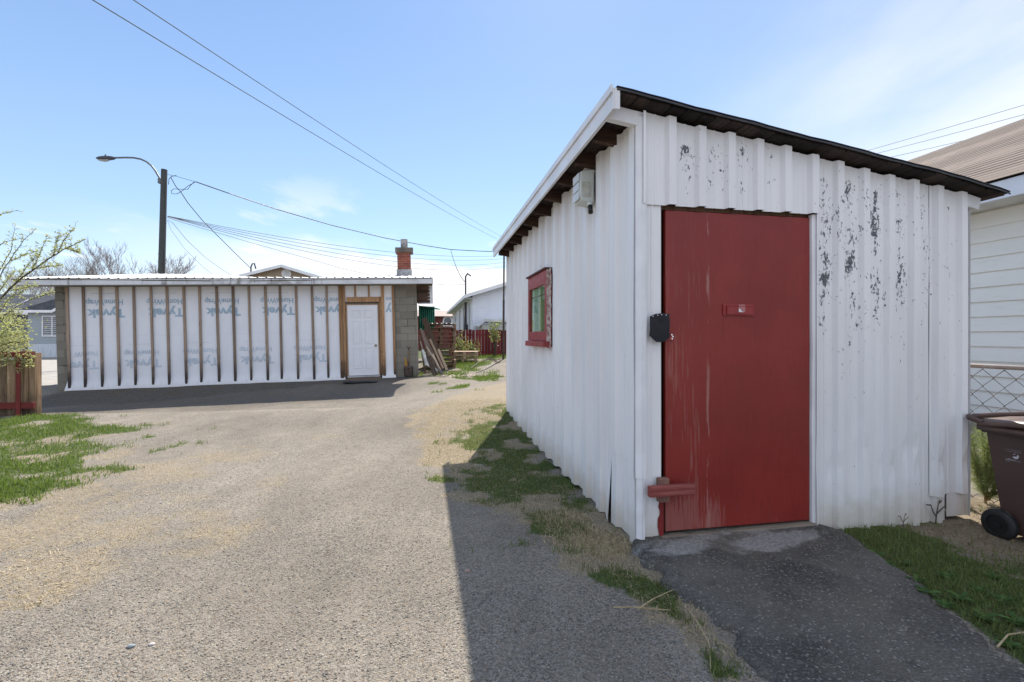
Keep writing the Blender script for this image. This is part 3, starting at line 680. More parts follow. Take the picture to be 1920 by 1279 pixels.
def text_mesh(txt, size, name, mat, M, parent, bold=0., sx=1., extr=.0006):
    cu = bpy.data.curves.new('lettering', 'FONT'); cu.body = txt; cu.size = size; cu.align_x = 'CENTER'; cu.extrude = extr; cu.offset = bold; cu.resolution_u = 4
    o = bpy.data.objects.new('lettering', cu); C.objects.link(o)
    bpy.context.view_layer.update()
    me = bpy.data.meshes.new_from_object(o.evaluated_get(bpy.context.evaluated_depsgraph_get()))
    bpy.data.objects.remove(o); bpy.data.curves.remove(cu)
    me.transform(Matrix.Diagonal((sx, 1, 1, 1))); me.transform(M); me.materials.clear(); me.materials.append(mat)
    q = bpy.data.objects.new(name, me); C.objects.link(q)
    if parent: q.parent = parent
    return q

def build_garage():
    g = thing('garage', 'long low garage wrapped in white sheeting with bare wood strips and a white door', 'garage', GO, GROT)
    L, H = 8.85, 2.585
    blk = block_material()
    q = MB(); q.box((0,.03,-.45), (L,7.0,H+.02)); q.build('block_wall', blk, g)
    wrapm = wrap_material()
    xl, xr = gp(126, 640)[0], gp(738.5, 640)[0]
    d0, d1 = gp(645, 640)[0], gp(718, 640)[0]
    def sheet(a, b, zb0, zb1, flare, n, seed):
        rows = []
        for i in range(19):
            f = i/18; row = []
            for j in range(n+1):
                s = j/n; x = a+(b-a)*s; zb = zb0+(zb1-zb0)*s+(float(vnoise(x*2.3, seed, 1, 4))-.5)*.03
                z = zb+(H-zb)*f
                y = -.006-.012*float(vnoise(x*4, z*2, 1, seed))-flare*max(0, 1-f*8)**1.5
                row.append((x+(-.05*max(0, 1-f*9) if j == 0 else .03*max(0, 1-f*12) if j == n else 0), y, z))
            rows.append(row)
        mb = MB(); mb.grid(rows); return mb.build('wall_wrap', wrapm, g, smooth=True)
    zb_l = gp(130, 733)[1]+.01; zb_d = gp(645, 714)[1]+.01
    wrap1 = sheet(xl, d0, zb_l, zb_d, .07, 110, 3)
    sheet(d1, xr+.02, gp(720, 713)[1]+.015, gp(740, 713)[1]+.015, .09, 10, 5)
    rows = MB(); rows.box((d0,-.010,gp(680,566)[1]), (d1,-.004,H)); rows.build('wall_wrap', wrapm, g)
    # print on the wrap, hung upside down
    ink1 = simple('blue ink', (.34,.46,.57), (.41,.52,.62), .6, 20); ink2 = simple('pale blue ink', (.52,.60,.70), (.60,.67,.75), .6, 20)
    U = Matrix(((-1,0,0,0),(0,0,1,0),(0,-1,0,0),(0,0,0,1)))     # text plane -> wall plane, turned over
    sp = (gp(618,575)[0]-gp(196,575)[0])/4
    x0 = gp(197, 575)[0]
    zt, zs = gp(400, 578)[1], gp(400, 560.5)[1]
    def lay(txt, cx, ztop, h, wd, mat, bold):
        size = h/.70
        M = Matrix.Translation((cx, -.0195, ztop)) @ U
        o = text_mesh(txt, size, 'wrap_print', mat, Matrix.Identity(4), None, bold)
        xs = [v.co.x for v in o.data.vertices]; k = wd/(max(xs)-min(xs)); mid = (max(xs)+min(xs))/2
        o.data.transform(M @ Matrix.Diagonal((k,1,1,1)) @ Matrix.Translation((-mid,0,0)))
        vs = [v.co.x for v in o.data.vertices]
        o.parent = wrap1; return o
    for k in range(5):
        cx = x0+sp*k
        if cx > d0-.2: break
        lay('HomeWrap', cx, zs, .135, .82, ink1, .004); lay('Tyvek', cx+.03, zt, .205, .84, ink1, .010)
        q = MB(); q.box((cx-.28,-.0195,zs+.155), (cx+.28,-.019,zs+.163)); q.build('wrap_print', ink1, wrap1)
    zt2, zs2 = zt-1.30, zs-1.30
    for k in range(5):
        cx = gp(153, 690)[0]+sp*k
        if cx > d0-.2: break
        if k == 0:
            lay('HomeW', cx+.11, zs2, .13, .52, ink2, .003); lay('Tyve', cx+.06, zt2, .20, .66, ink2, .009)
        else: lay('HomeWrap', cx, zs2, .13, .80, ink2, .003); lay('Tyvek', cx+.03, zt2, .20, .84, ink2, .009)
        q = MB(); q.box((cx-.28,-.0195,zs2+.155), (cx+.28,-.019,zs2+.161)); q.build('wrap_print', ink2, wrap1)
    lay('om', (d1+xr)/2+.05, zs, .10, .17, ink1, .004); lay('y', (d1+xr)/2+.03, zt, .24, .17, ink1, .010)
    # furring strips
    fur = m_wood('furring wood', (.38,.29,.22), (.26,.19,.145), (.035,.03,.032), (.10,.95), rnd=.22)
    pxs = [127.5,158,190,220.7,252.4,284.5,314.5,346,375.5,407.4,438,467.6,498.5,526,556,585.6,613]
    for px in pxs:
        xt = gp(px, 560)[0]; zb = zb_l+(zb_d-zb_l)*(xt-xl)/(d0-xl)+.0+rng.uniform(-.02,.015)
        q = MB(); wd = rng.uniform(.025,.031); a = rng.uniform(-.012,.012)
        q.prism([(xt-wd+a,-.060,zb),(xt+wd+a,-.060,zb),(xt+wd,-.048,H),(xt-wd,-.048,H)], (0,.030,0)); q.build('furring_strip', fur, g)
    fr = m_wood('framing wood', (.44,.26,.14), (.31,.17,.085), (.05,.035,.028), (.05,.75), rnd=.18)
    zdr = gp(680, 557)[1]; zd1 = gp(680, 566.5)[1]
    def post(p0, p1, z0, z1, th=.055, name='furring_strip'):
        q = MB(); a, b = gp(p0, 640)[0], gp(p1, 640)[0]; q.box((a,-th,z0), (b,-.02 if th < .06 else -.015,z1)); return q.build(name, fr, g)
    zbp = gp(645, 712)[1]
    post(637.5, 644.2, zbp, H, .058); post(644.8, 649.6, zbp+.02, H, .052)
    post(712.8, 716.6, zbp+.04, zdr, .050); post(717, 722.3, zbp+.03, H, .060); post(737, 741.2, zbp+.05, H, .045)
    post(666.8, 670, zdr+.0, H, .045); post(692.6, 695.6, zdr+.0, H, .045)
    q = MB(); q.box((gp(650,560)[0],-.05,zd1), (gp(712.5,560)[0],-.018,zdr-.002)); q.build('door_header', fr, g)
    # white six panel door
    wd = simple('white door paint', (.80,.80,.84), (.76,.76,.80), .4, 2)
    a, b = gp(650.5, 640)[0], gp(711.6, 640)[0]; z0, z1 = gp(680, 703.5)[1], gp(680, 570)[1]
    q = MB(); q.box((a+.03,-.035,z0), (b-.03,-.012,z1-.03)); door = q.build('door', wd, g, bevel=.003)
    W_, H_ = b-a-.06, z1-z0-.03; A = a+.03
    def panel(u0, u1, v0, v1):
        q = MB(); x0_, x1_, y0_, y1_ = A+W_*u0, A+W_*u1, z0+H_*v0, z0+H_*v1; t_ = .018
        for bx in (((x0_,y0_),(x1_,y0_+t_)), ((x0_,y1_-t_),(x1_,y1_)), ((x0_,y0_+t_),(x0_+t_,y1_-t_)), ((x1_-t_,y0_+t_),(x1_,y1_-t_))):
            q.box((bx[0][0],-.0475,bx[0][1]), (bx[1][0],-.0355,bx[1][1]))
        q.box((x0_+.045,-.041,y0_+.045), (x1_-.045,-.0355,y1_-.045))
        q.build('door_panel', wd, door, bevel=.003)
    for u0, u1 in ((.16,.44),(.56,.84)):
        panel(u0, u1, .82, .93); panel(u0, u1, .45, .78); panel(u0, u1, .10, .40)
    q = MB(); kx = b-.03-.07; kz = z0+H_*.42
    q.tube([(kx,-.036,kz),(kx,-.052,kz),(kx,-.058,kz),(kx,-.075,kz),(kx,-.088,kz),(kx,-.092,kz)], [.032,.03,.012,.022,.027,.012], 16); q.build('door_knob', simple('brass knob', (.30,.25,.17), rough=.3, metal=.9), door, smooth=True)
    q = MB(); q.box((a,-.05,z0-.01), (a+.029,-.012,z1)); q.box((b-.029,-.05,z0-.01), (b,-.012,z1)); q.box((a+.029,-.05,z1-.029), (b-.029,-.012,z1))
    q.build('door_frame', m_wood('door frame wood', (.40,.27,.17), (.30,.19,.11), rnd=.1), g)
    q = MB(); q.box((a+.0,-.075,z0-.055), (b,-.01,z0-.012)); q.build('threshold', simple('dull aluminium', (.55,.56,.58), (.4,.4,.42), .35, 8, metal=.7), g, bevel=.004)
    q = MB(); q.beam((a-.02,-.08,z0-.13), (b+.03,-.08,z0-.125), .24, .11); q.build('door_step', m_wood('step wood', (.25,.18,.12), (.16,.11,.075), axis='x'), g, bevel=.01)
    # roof, fascia, soffit
    e0, e1 = -.582, 9.314; yf, yr, yb = -.49, 3.15, 7.25; zr = 3.285; ze = 2.755
    fm_ = NT('weathered white fascia'); x, y, z = fm_.sep(fm_.obj)
    c = fm_.mix(fm_.ss(fm_.noise(2.5, 5), .35, .7), (.70,.71,.73), (.55,.56,.58))
    c = fm_.mix(fm_.m('MULTIPLY', fm_.ss(fm_.noise(9, 4, (1,1,.12), (3,0,1)), .58, .72), .8), c, (.10,.085,.07))
    c = fm_.mix(fm_.m('MULTIPLY', fm_.m('MULTIPLY', fm_.ss(x, 3.6, 3.8), fm_.ss(x, 6.1, 5.9)), fm_.ss(fm_.noise(7, 6), .42, .6, 0, .7)), c, (.30,.29,.27))
    fasc = fm_.done(c, .6)
    zf0, zf1 = H+.002, ze-.02
    cuts = [e0,.9,2.2,3.72,4.75,6.15,e1]
    for xa, xb in zip(cuts, cuts[1:]):
        q = MB(); q.box((xa+.002,yf+rng.uniform(0,.006),zf0), (xb-.002,yf+.02,zf1)); q.build('fascia', fasc, g)
    q = MB(); q.box((e0,yf+.022,H+.01), (L+.02,-.0,H+.028)); q.build('soffit', simple('grey soffit', (.42,.40,.37), (.30,.28,.25), .8, 6), g)
    def ridge(x): return zr-.15*math.exp(-((x-5.4)/1.9)**2)+.02*math.sin(x*1.1)
    roofm = NT('white ribbed roofing'); x, y, z = roofm.sep(roofm.obj)
    c = roofm.mix(roofm.ss(roofm.noise(1.2, 5), .35, .7), (.74,.73,.72), (.60,.58,.55))
    c = roofm.mix(roofm.m('MULTIPLY', roofm.ss(roofm.noise(16, 5, (1,.12,1)), .55, .72), .5), c, (.32,.25,.20)); rfm = roofm.done(c, .45)
    q = MB(); rows = []; xs = []; x = e0
    while x < e1+.01:
        for dx, o in ((0,0),(.15,0),(.165,.02),(.195,.02)): 
            if x+dx <= e1+.001: xs.append((x+dx, o))
        x += .21
    for y_, zf_ in ((yf-.03, lambda x: ze-.012), (yf+.05, lambda x: ze), (1.2, lambda x: ze+(ridge(x)-ze)*.46), (yr, ridge), (yb, lambda x: ze-.1)):
        rows.append([(x_, y_, zf_(x_)+o+.005*math.sin(x_*2.7)) for x_, o in xs])
    q.grid(rows); roof = q.build('roof', rfm, g, solid=.003)
    q = MB(); rr = []
    for y_, zz in ((yf+.001, ze-.03), (yr, zr-.05), (yb-.1, ze-.15)): rr.append([(e0+.03, y_, zz), (L*.5, y_, zz-.06), (e1-.03, y_, zz)])
    q.grid(rr); q.build('roof_deck', simple('dark roof deck', (.04,.035,.03), (.07,.06,.05), .9), g, solid=.02)
    # boarded overhang at the right end
    xa, xb = L+.025, gp(806, 550, .2)[0]; zb = gp(800, 568, .2)[1]; xc = gp(811.3, 550, .2)[0]
    q = MB(); n = 6
    for k in range(n):
        z0_ = zb+(H+.1-zb)*k/n; q.box((xa,.2+.004*(k % 2),z0_), (xb-.002,.225,z0_+(H+.1-zb)/n-.006))
    q.build('overhang_boards', m_wood('dark overhang wood', (.075,.045,.035), (.12,.075,.055), rnd=.45, axis='x'), g)
    q = MB(); q.box((xb,.16,zb-.02), (xc,.235,H+.06)); q.box((xa,.16,zb-.03), (xb-.002,.235,zb-.003)); q.build('overhang_trim', simple('white overhang trim', (.7,.71,.74), rough=.5, dirt=.2), g)
    q = MB(); q.box((xa,yf+.022,H+.012), (e1-.01,.199,H+.026)); q.build('soffit', simple('brown soffit', (.16,.12,.09), (.10,.075,.06), .8, 6), g)
    # chimney
    bm_ = NT('chimney brick'); x, y, z = bm_.sep(bm_.obj)
    cb = bm_.N.new('ShaderNodeCombineXYZ'); bm_.L.new(bm_.m('ADD', x, y), cb.inputs[0]); bm_.L.new(z, cb.inputs[1])
    br = bm_.N.new('ShaderNodeTexBrick'); bm_.L.new(cb.outputs[0], br.inputs[0]); br.inputs['Scale'].default_value = 1
    br.inputs['Brick Width'].default_value = .21; br.inputs['Row Height'].default_value = .078; br.inputs['Mortar Size'].default_value = .006
    br.inputs['Color1'].default_value = (.30,.085,.05,1); br.inputs['Color2'].default_value = (.21,.055,.038,1); br.inputs['Mortar'].default_value = (.26,.20,.17,1)
    brick = bm_.done(bm_.mix(bm_.ss(bm_.noise(5, 5), .4, .75, 0, .5), br.outputs[0], (.14,.06,.045)), .9, bm_.bump(bm_.m('MULTIPLY', br.outputs['Fac'], -1), .6, .01), spec=.15)
    conc = simple('stained concrete', (.40,.39,.38), (.12,.11,.10), .9, 7, bump=.3); cap = simple('dark cap stone', (.16,.14,.12), (.09,.08,.07), .9, 6)
    yc = 2.3; f = lambda px, py: gp(px, py, yc)
    a, b = f(745,490)[0], f(770,490)[0]; wq = (b-a)
    q = MB(); q.box((a,yc,2.7), (b,yc+wq,f(757,473)[1])); ch = q.build('chimney', brick, roof)
    q = MB(); q.box((a-.03,yc-.03,2.75), (b+.03,yc+wq+.03,f(757,505)[1])); q.build('chimney_foot', simple('pale mortar', (.42,.42,.43), (.26,.25,.24), .9, 9, bump=.4), roof)
    q = MB(); c0, c1 = f(741,470)[0], f(774.5,470)[0]; q.box((c0,yc-.07,f(757,473)[1]), (c1,yc+wq+.07,f(757,464.5)[1])); q.build('chimney_cap', cap, roof, bevel=.012)
    q = MB(); c0, c1 = f(751,455)[0], f(764,455)[0]; q.box((c0,yc+.1,f(757,465)[1]-.02), (c1,yc+.1+(c1-c0),f(757,447)[1])); q.build('chimney_flue', conc, roof, bevel=.01)
    q = MB(); q.prism([(gp(741.5,0)[0],.012,gp(744,699)[1]),(gp(747,0)[0],.012,gp(744,697)[1]),(gp(746,0)[0],.012,gp(744,680)[1]),(gp(744,0)[0],.012,gp(744,672)[1]),(gp(741.5,0)[0],.012,gp(744,672)[1])], (0,.017,0)); q.build('foam_patch', simple('yellow foam', (.50,.27,.06), (.38,.2,.04), .9, 30, bump=.6), g)
    for py in (551, 685):
        q = MB(); q.tube([(gp(116,py)[0],.02,gp(116,py)[1]),(gp(126,py)[0],-.01,gp(126,py)[1]-.01)], .008, 6); q.build('wall_tie', simple('rusty tie', (.05,.04,.035), rough=.7), g)
    return g
build_garage()

# door mat
x_, y_ = G(676, 719, .09); zm = gzf(x_, y_)
q = MB(); rows = []
for i in range(8):
    rows.append([(-.40+.80*j/16, -.16+.32*i/7, .022+.006*math.sin(j*.7+i)) for j in range(17)])
q.grid(rows); o = q.build('door_mat', simple('black rubber mat', (.012,.012,.014), (.03,.03,.03), .8, 30, bump=.5), None, solid=.02)
o.location = (x_, y_, zm); o.rotation_euler = (0, 0, R(11)); tag(o, 'black rubber mat lying before the white garage door', 'doormat')

# shovel leaning against the blocks
def build_shovel():
    bx, by = G(766, 707, .14); z = gzf(bx, by)
    s = thing('shovel', 'short shovel with a D handle leaning on the grey block wall', 'shovel', (bx, by, z), (R(-9), 0, R(11)))
    wood = m_wood('shovel wood', (.30,.21,.13), (.20,.13,.08), rnd=.1); st = simple('shovel steel', (.045,.035,.032), (.10,.065,.05), .55, 12, metal=.4)
    q = MB(); rows = []
    for i in range(9):
        f = i/8; w_ = .125*(1-.25*max(0, .35-f)/.35); z_ = .0+.30*f
        rows.append([(w_*s_, -.03*(1-s_*s_)+.012*math.cos(f*3)-.0, z_+.02*s_*s_*(1 if f < .1 else 0)) for s_ in (-1,-.7,-.35,0,.35,.7,1)])
    q.grid(rows); q.build('blade', st, s, solid=.004, smooth=True)
    q = MB(); q.tube([(0,-.03,.20),(0,-.012,.30),(0,0,.42)], [.02,.024,.019], 10); q.build('socket', st, s, smooth=True)
    q = MB(); q.tube([(0,0,.40),(0,0,.78)], .0165, 10); q.build('shaft', wood, s, smooth=True)
    q = MB(); q.tube([(0,0,.76),(0,0,.80),(-.03,0,.84),(-.058,0,.90),(-.058,0,.945)], .012, 8); q.tube([(0,0,.80),(.03,0,.84),(.058,0,.90),(.058,0,.945)], .012, 8); q.tube([(-.066,0,.945),(.066,0,.945)], .016, 10)
    q.build('handle', st, s, smooth=True)
build_shovel()

# boards leaning on the garage's right end
BRD = [  # label, top px, bottom px, distance top/bottom, width, thickness, colours
 ('widest dark brown board leaning behind the other scrap boards', (795,597), (829,689), 14.6, 14.5, .17, .03, (.085,.055,.042), (.13,.09,.07)),
 ('long tan plank lit along its edge, leaning outermost at the right', (806,636), (831,691), 14.3, 14.2, .06, .04, (.42,.32,.23), (.30,.21,.15)),
 ('dark grey plank leaning just behind the tan plank', (797,634), (826,701), 14.1, 13.9, .10, .03, (.12,.095,.08), (.20,.16,.13)),
 ('weathered grey plank leaning close to the block wall', (789,616), (812,698), 14.2, 14.0, .05, .03, (.36,.33,.30), (.22,.19,.17)),
 ('brown plank with pale edge leaning in the middle of the scrap', (791,620), (818,704), 14.0, 13.8, .09, .025, (.15,.11,.09), (.24,.19,.15)),
 ('short pale plank leaning low in front of the scrap boards', (811,664), (828,699), 13.9, 13.75, .05, .03, (.50,.40,.31), (.36,.27,.2)),
 ('short dark plank with its foot out on the gravel', (820,690), (831,702), 13.7, 13.55, .07, .03, (.10,.085,.08), (.17,.14,.12)),
 ('upright brown offcut leaning nearest to the block corner', (787,630), (797,700), 14.0, 13.95, .05, .03, (.13,.09,.07), (.20,.15,.11)),
 ('thin pale strip crossing the leaning boards', (800,650), (822,686), 13.85, 13.75, .025, .02, (.55,.47,.38), (.40,.33,.26)),
 ('wide dark plywood strip low in the leaning scrap', (803,668), (816,703), 13.85, 13.7, .13, .02, (.07,.05,.04), (.12,.09,.07)),
 ('light board stub leaning beside the tall pallet stack', (822,655), (838,694), 14.4, 14.2, .07, .03, (.46,.36,.26), (.33,.25,.18)),
 ('thin broken lath leaning by the white panel', (788,640), (803,688), 13.9, 13.8, .03, .02, (.42,.38,.34), (.3,.26,.22))]
for i, (lb, tp, bt, dt, db, wd, th, c1, c2) in enumerate(BRD):
    a, b = P(bt[0], bt[1], db), P(tp[0], tp[1], dt); b.z = max(b.z, .3)
    q = MB(); q.beam((0,0,0), b-a, wd, th, up=(.35,-1,.1)); o = q.build('scrap_board', m_wood('scrap wood', c1, c2, rnd=.1, axis='z', grain=40), None, bevel=.003)
    o.location = a; tag(o, lb, 'board', 'scrap boards leaning on the garage end')
q = MB(); rows = []
for i in range(14):
    f = i/13; p = P(791+13*f**1.0, 656+40*f, 13.85-.1*f) if f < .7 else P(800+10*(f-.7)/.3*2, 684+12*(f-.7)/.3, 13.78)
    w_ = .10+.06*f; rows.append([p+Vector((-w_*.35,.02,.0)), p+Vector((0,-.02,0)), p+Vector((w_*.5,.03,.01))])
o0 = P(800, 700, 13.8)
q.grid([[v-o0 for v in r_] for r_ in rows]); o = q.build('curved_panel', simple('white sheet plastic', (.68,.68,.66), (.45,.44,.42), .4, 6), None, solid=.006); o.location = o0
tag(o, 'white bent plastic panel among the leaning scrap boards', 'panel')
# dark cloth-like clutter under the boards
x_, y_ = G(801, 700, .17); q = MB()
for k in range(26):
    a = Vector((rng.uniform(-.28,.30), rng.uniform(-.15,.3), rng.uniform(.0,.10))); d = Vector((rng.uniform(-1,1), rng.uniform(-1,1), rng.uniform(-.15,.25)))*rng.uniform(.08,.2)
    q.beam(a, a+d, rng.uniform(.02,.06), .015)
o = q.build('wood_scraps', m_wood('dark scraps', (.11,.08,.06), (.22,.16,.12), rnd=.6, axis='x'), None); o.location = (x_, y_, gzf(x_, y_)); tag(o, 'heap of dark broken wood bits under the leaning boards', 'wood scraps', kind='stuff')
x_, y_ = G(846, 706, .17); q = MB()
for k in range(34):
    a = Vector((rng.uniform(-.35,.65), rng.uniform(-.25,.25), .015)); an = rng.uniform(0, 6.28); l_ = rng.uniform(.05,.22)
    q.beam(a, a+Vector((math.cos(an)*l_, math.sin(an)*l_, rng.uniform(-.01,.05))), .03, .012)
o = q.build('wood_chips', m_wood('pale chips', (.48,.40,.32), (.33,.26,.20), rnd=.4, axis='x'), None); o.location = (x_, y_, gzf(x_, y_)); tag(o, 'pale splinters strewn on the gravel beside the boards', 'splinters', kind='stuff')
a = P(841, 696, 15.2); a.z = gzf(a.x, a.y)+.025; q = MB(); q.beam((0,0,0), (.42,.03,0), .07, .04); o = q.build('loose_board', m_wood('pale board wood', (.50,.40,.28), (.40,.31,.2), rnd=.05, axis='x'), None, bevel=.003); o.location = a; tag(o, 'pale short board lying flat on the ground before the pallets', 'board')

# pallets
def pallet_mesh(c1, c2, name):
    q = MB(); Lx, Ly = 1.02, 1.15
    for k in range(8): q.box((-Lx/2, -Ly/2+k*(Ly-.12)/7, .118), (Lx/2, -Ly/2+k*(Ly-.12)/7+.118, .137))
    for k in range(5): q.box((-Lx/2, -Ly/2+k*(Ly-.1)/4, .0), (Lx/2, -Ly/2+k*(Ly-.1)/4+.095, .018))
    for x in (-Lx/2, -.045, Lx/2-.09):
        for y in (-Ly/2, -.06, Ly/2-.12): q.box((x, y+.003, .0185), (x+.09, y+.117, .099))
        q.box((x, -Ly/2+.003, .0995), (x+.09, Ly/2-.003, .1175))
    o = q.build('wooden_pallet', m_wood(name, c1, c2, rnd=.45, axis='x', grain=35), None); return o
p_dark = pallet_mesh((.27,.18,.12), (.16,.105,.07), 'pallet wood'); p_pale = pallet_mesh((.50,.38,.26), (.36,.25,.17), 'new pallet wood')
bx = (822-960)/F*16.6; by = 17.0; z = gzf(bx, by); n = 11
for k in range(n):
    o = p_dark if k == 0 else p_dark.copy()
    if k: C.objects.link(o)
    o.location = (bx+rng.uniform(-.03,.05), by+rng.uniform(-.04,.04), z+k*.1375); o.rotation_euler = (0, 0, R(9+rng.uniform(-3,3)))
    lb = 'bottom brown pallet of the tall stack' if k == 0 else 'topmost brown pallet of the tall stack' if k == n-1 else 'brown pallet in the middle of the tall stack'
    tag(o, lb, 'pallet', 'pallets stacked beside the garage')
bx = (868-960)/F*18.4; by = 18.9; z = gzf(bx, by)
for k in range(3):
    o = p_pale if k == 0 else p_pale.copy()
    if k: C.objects.link(o)
    o.location = (bx+rng.uniform(-.03,.03), by, z+k*.138); o.rotation_euler = (0, 0, R(4+rng.uniform(-2,2)))
    tag(o, ('pallet at the bottom of the low stack on the grass', 'middle pallet of the low stack on the grass', 'pale top pallet of the low stack by the red fence')[k], 'pallet', 'pallets in the low stack')
# rippled sheet on the tall stack
q = MB(); rows = [[(-.50+1.0*j/40, -.35+.75*i, .012*math.sin(j*.95)+.03) for j in range(41)] for i in range(2)]
q.grid(rows); o = q.build('corrugated_sheet', simple('white roofing sheet', (.72,.70,.66), (.5,.48,.45), .5, 5), None, solid=.004, smooth=True)
bx = (822-960)/F*16.6; o.location = (bx, 17.0, gzf(bx, 17)+11*.1375+.005); tag(o, 'white rippled sheet lying on top of the tall pallet stack', 'roof sheet')
# ------------------------------------------------------------------ neighbours' buildings
def siding(name, c, lap=.11, axis='z'):
    t = NT(name); x, y, z = t.sep(t.obj)
    col = t.mix(t.ss(t.noise(1.5, 4), .35, .7), c, tuple(v*.93 for v in c))
    f = t.m('FRACT', t.m('DIVIDE', z, lap))
    col = t.mix(t.m('MULTIPLY', t.ss(f, .90, .98), .25), col, tuple(v*.55 for v in c))
    return t.done(col, .5, t.bump(t.m('MULTIPLY', f, -1), .5, .012), spec=.35)
def shingle(name, c1, c2, row=.14, wdt=.3):
    t = NT(name); o = t.N.new('ShaderNodeTexBrick'); t.L.new(t.obj, o.inputs[0])
    cb = t.sep(t.obj); v = t.N.new('ShaderNodeCombineXYZ'); t.L.new(cb[1], v.inputs[0]); t.L.new(t.m('ADD', t.m('ABSOLUTE', cb[0]), cb[2]), v.inputs[1]); t.L.new(v.outputs[0], o.inputs[0])
    o.inputs['Scale'].default_value = 1; o.inputs['Brick Width'].default_value = wdt; o.inputs['Row Height'].default_value = row; o.inputs['Mortar Size'].default_value = .006
    o.inputs['Color1'].default_value = c1+(1,); o.inputs['Color2'].default_value = c2+(1,); o.inputs['Mortar'].default_value = tuple(a*.35 for a in c1)+(1,)
    col = t.mix(t.ss(t.noise(40, 4), .35, .65, 0, .35), o.outputs[0], tuple(a*.6 for a in c2))
    return t.done(col, .9, t.bump(t.m('MULTIPLY', o.outputs['Fac'], -1), .5, .01), spec=.1)
wht = simple('white trim paint', (.78,.78,.80), (.70,.70,.72), .45, 2)
glassd = simple('dark window glass', (.05,.06,.07), (.09,.10,.11), .08, 1.2, spec=.8)

def window(parent, x0, x1, z0, z1, y, fw=.06, face='y', mull=1, sgn=-1, blinds=False):
    q = MB(); dpt = .05
    def bx(a, b, c, d, p0, p1, mb):
        if face == 'y': mb.box((a, min(y+sgn*p0, y+sgn*p1), c), (b, max(y+sgn*p0, y+sgn*p1), d))
        else: mb.box((min(y+sgn*p0, y+sgn*p1), a, c), (max(y+sgn*p0, y+sgn*p1), b, d))
    bx(x0-fw, x0, z0-fw, z1+fw, 0, dpt, q); bx(x1, x1+fw, z0-fw, z1+fw, 0, dpt, q); bx(x0, x1, z0-fw, z0, 0, dpt, q); bx(x0, x1, z1, z1+fw, 0, dpt, q)
    for k in range(1, mull+1):
        m = x0+(x1-x0)*k/(mull+1); bx(m-fw*.4, m+fw*.4, z0, z1, 0, dpt*.9, q)
    wn = q.build('window', wht, parent)
    g = MB(); bx(x0, x1, z0, z1, .004, .012, g); g.build('window_pane', glassd, wn)
    if blinds:
        g = MB(); n = 9
        for k in range(n): a = z0+(z1-z0)*k/n; bx(x0+.02, x1-.02, a+.01, a+(z1-z0)/n*.62, .013, .016, g)
        g.build('blinds', simple('pale blinds', (.42,.43,.45), rough=.6), wn)
    return wn

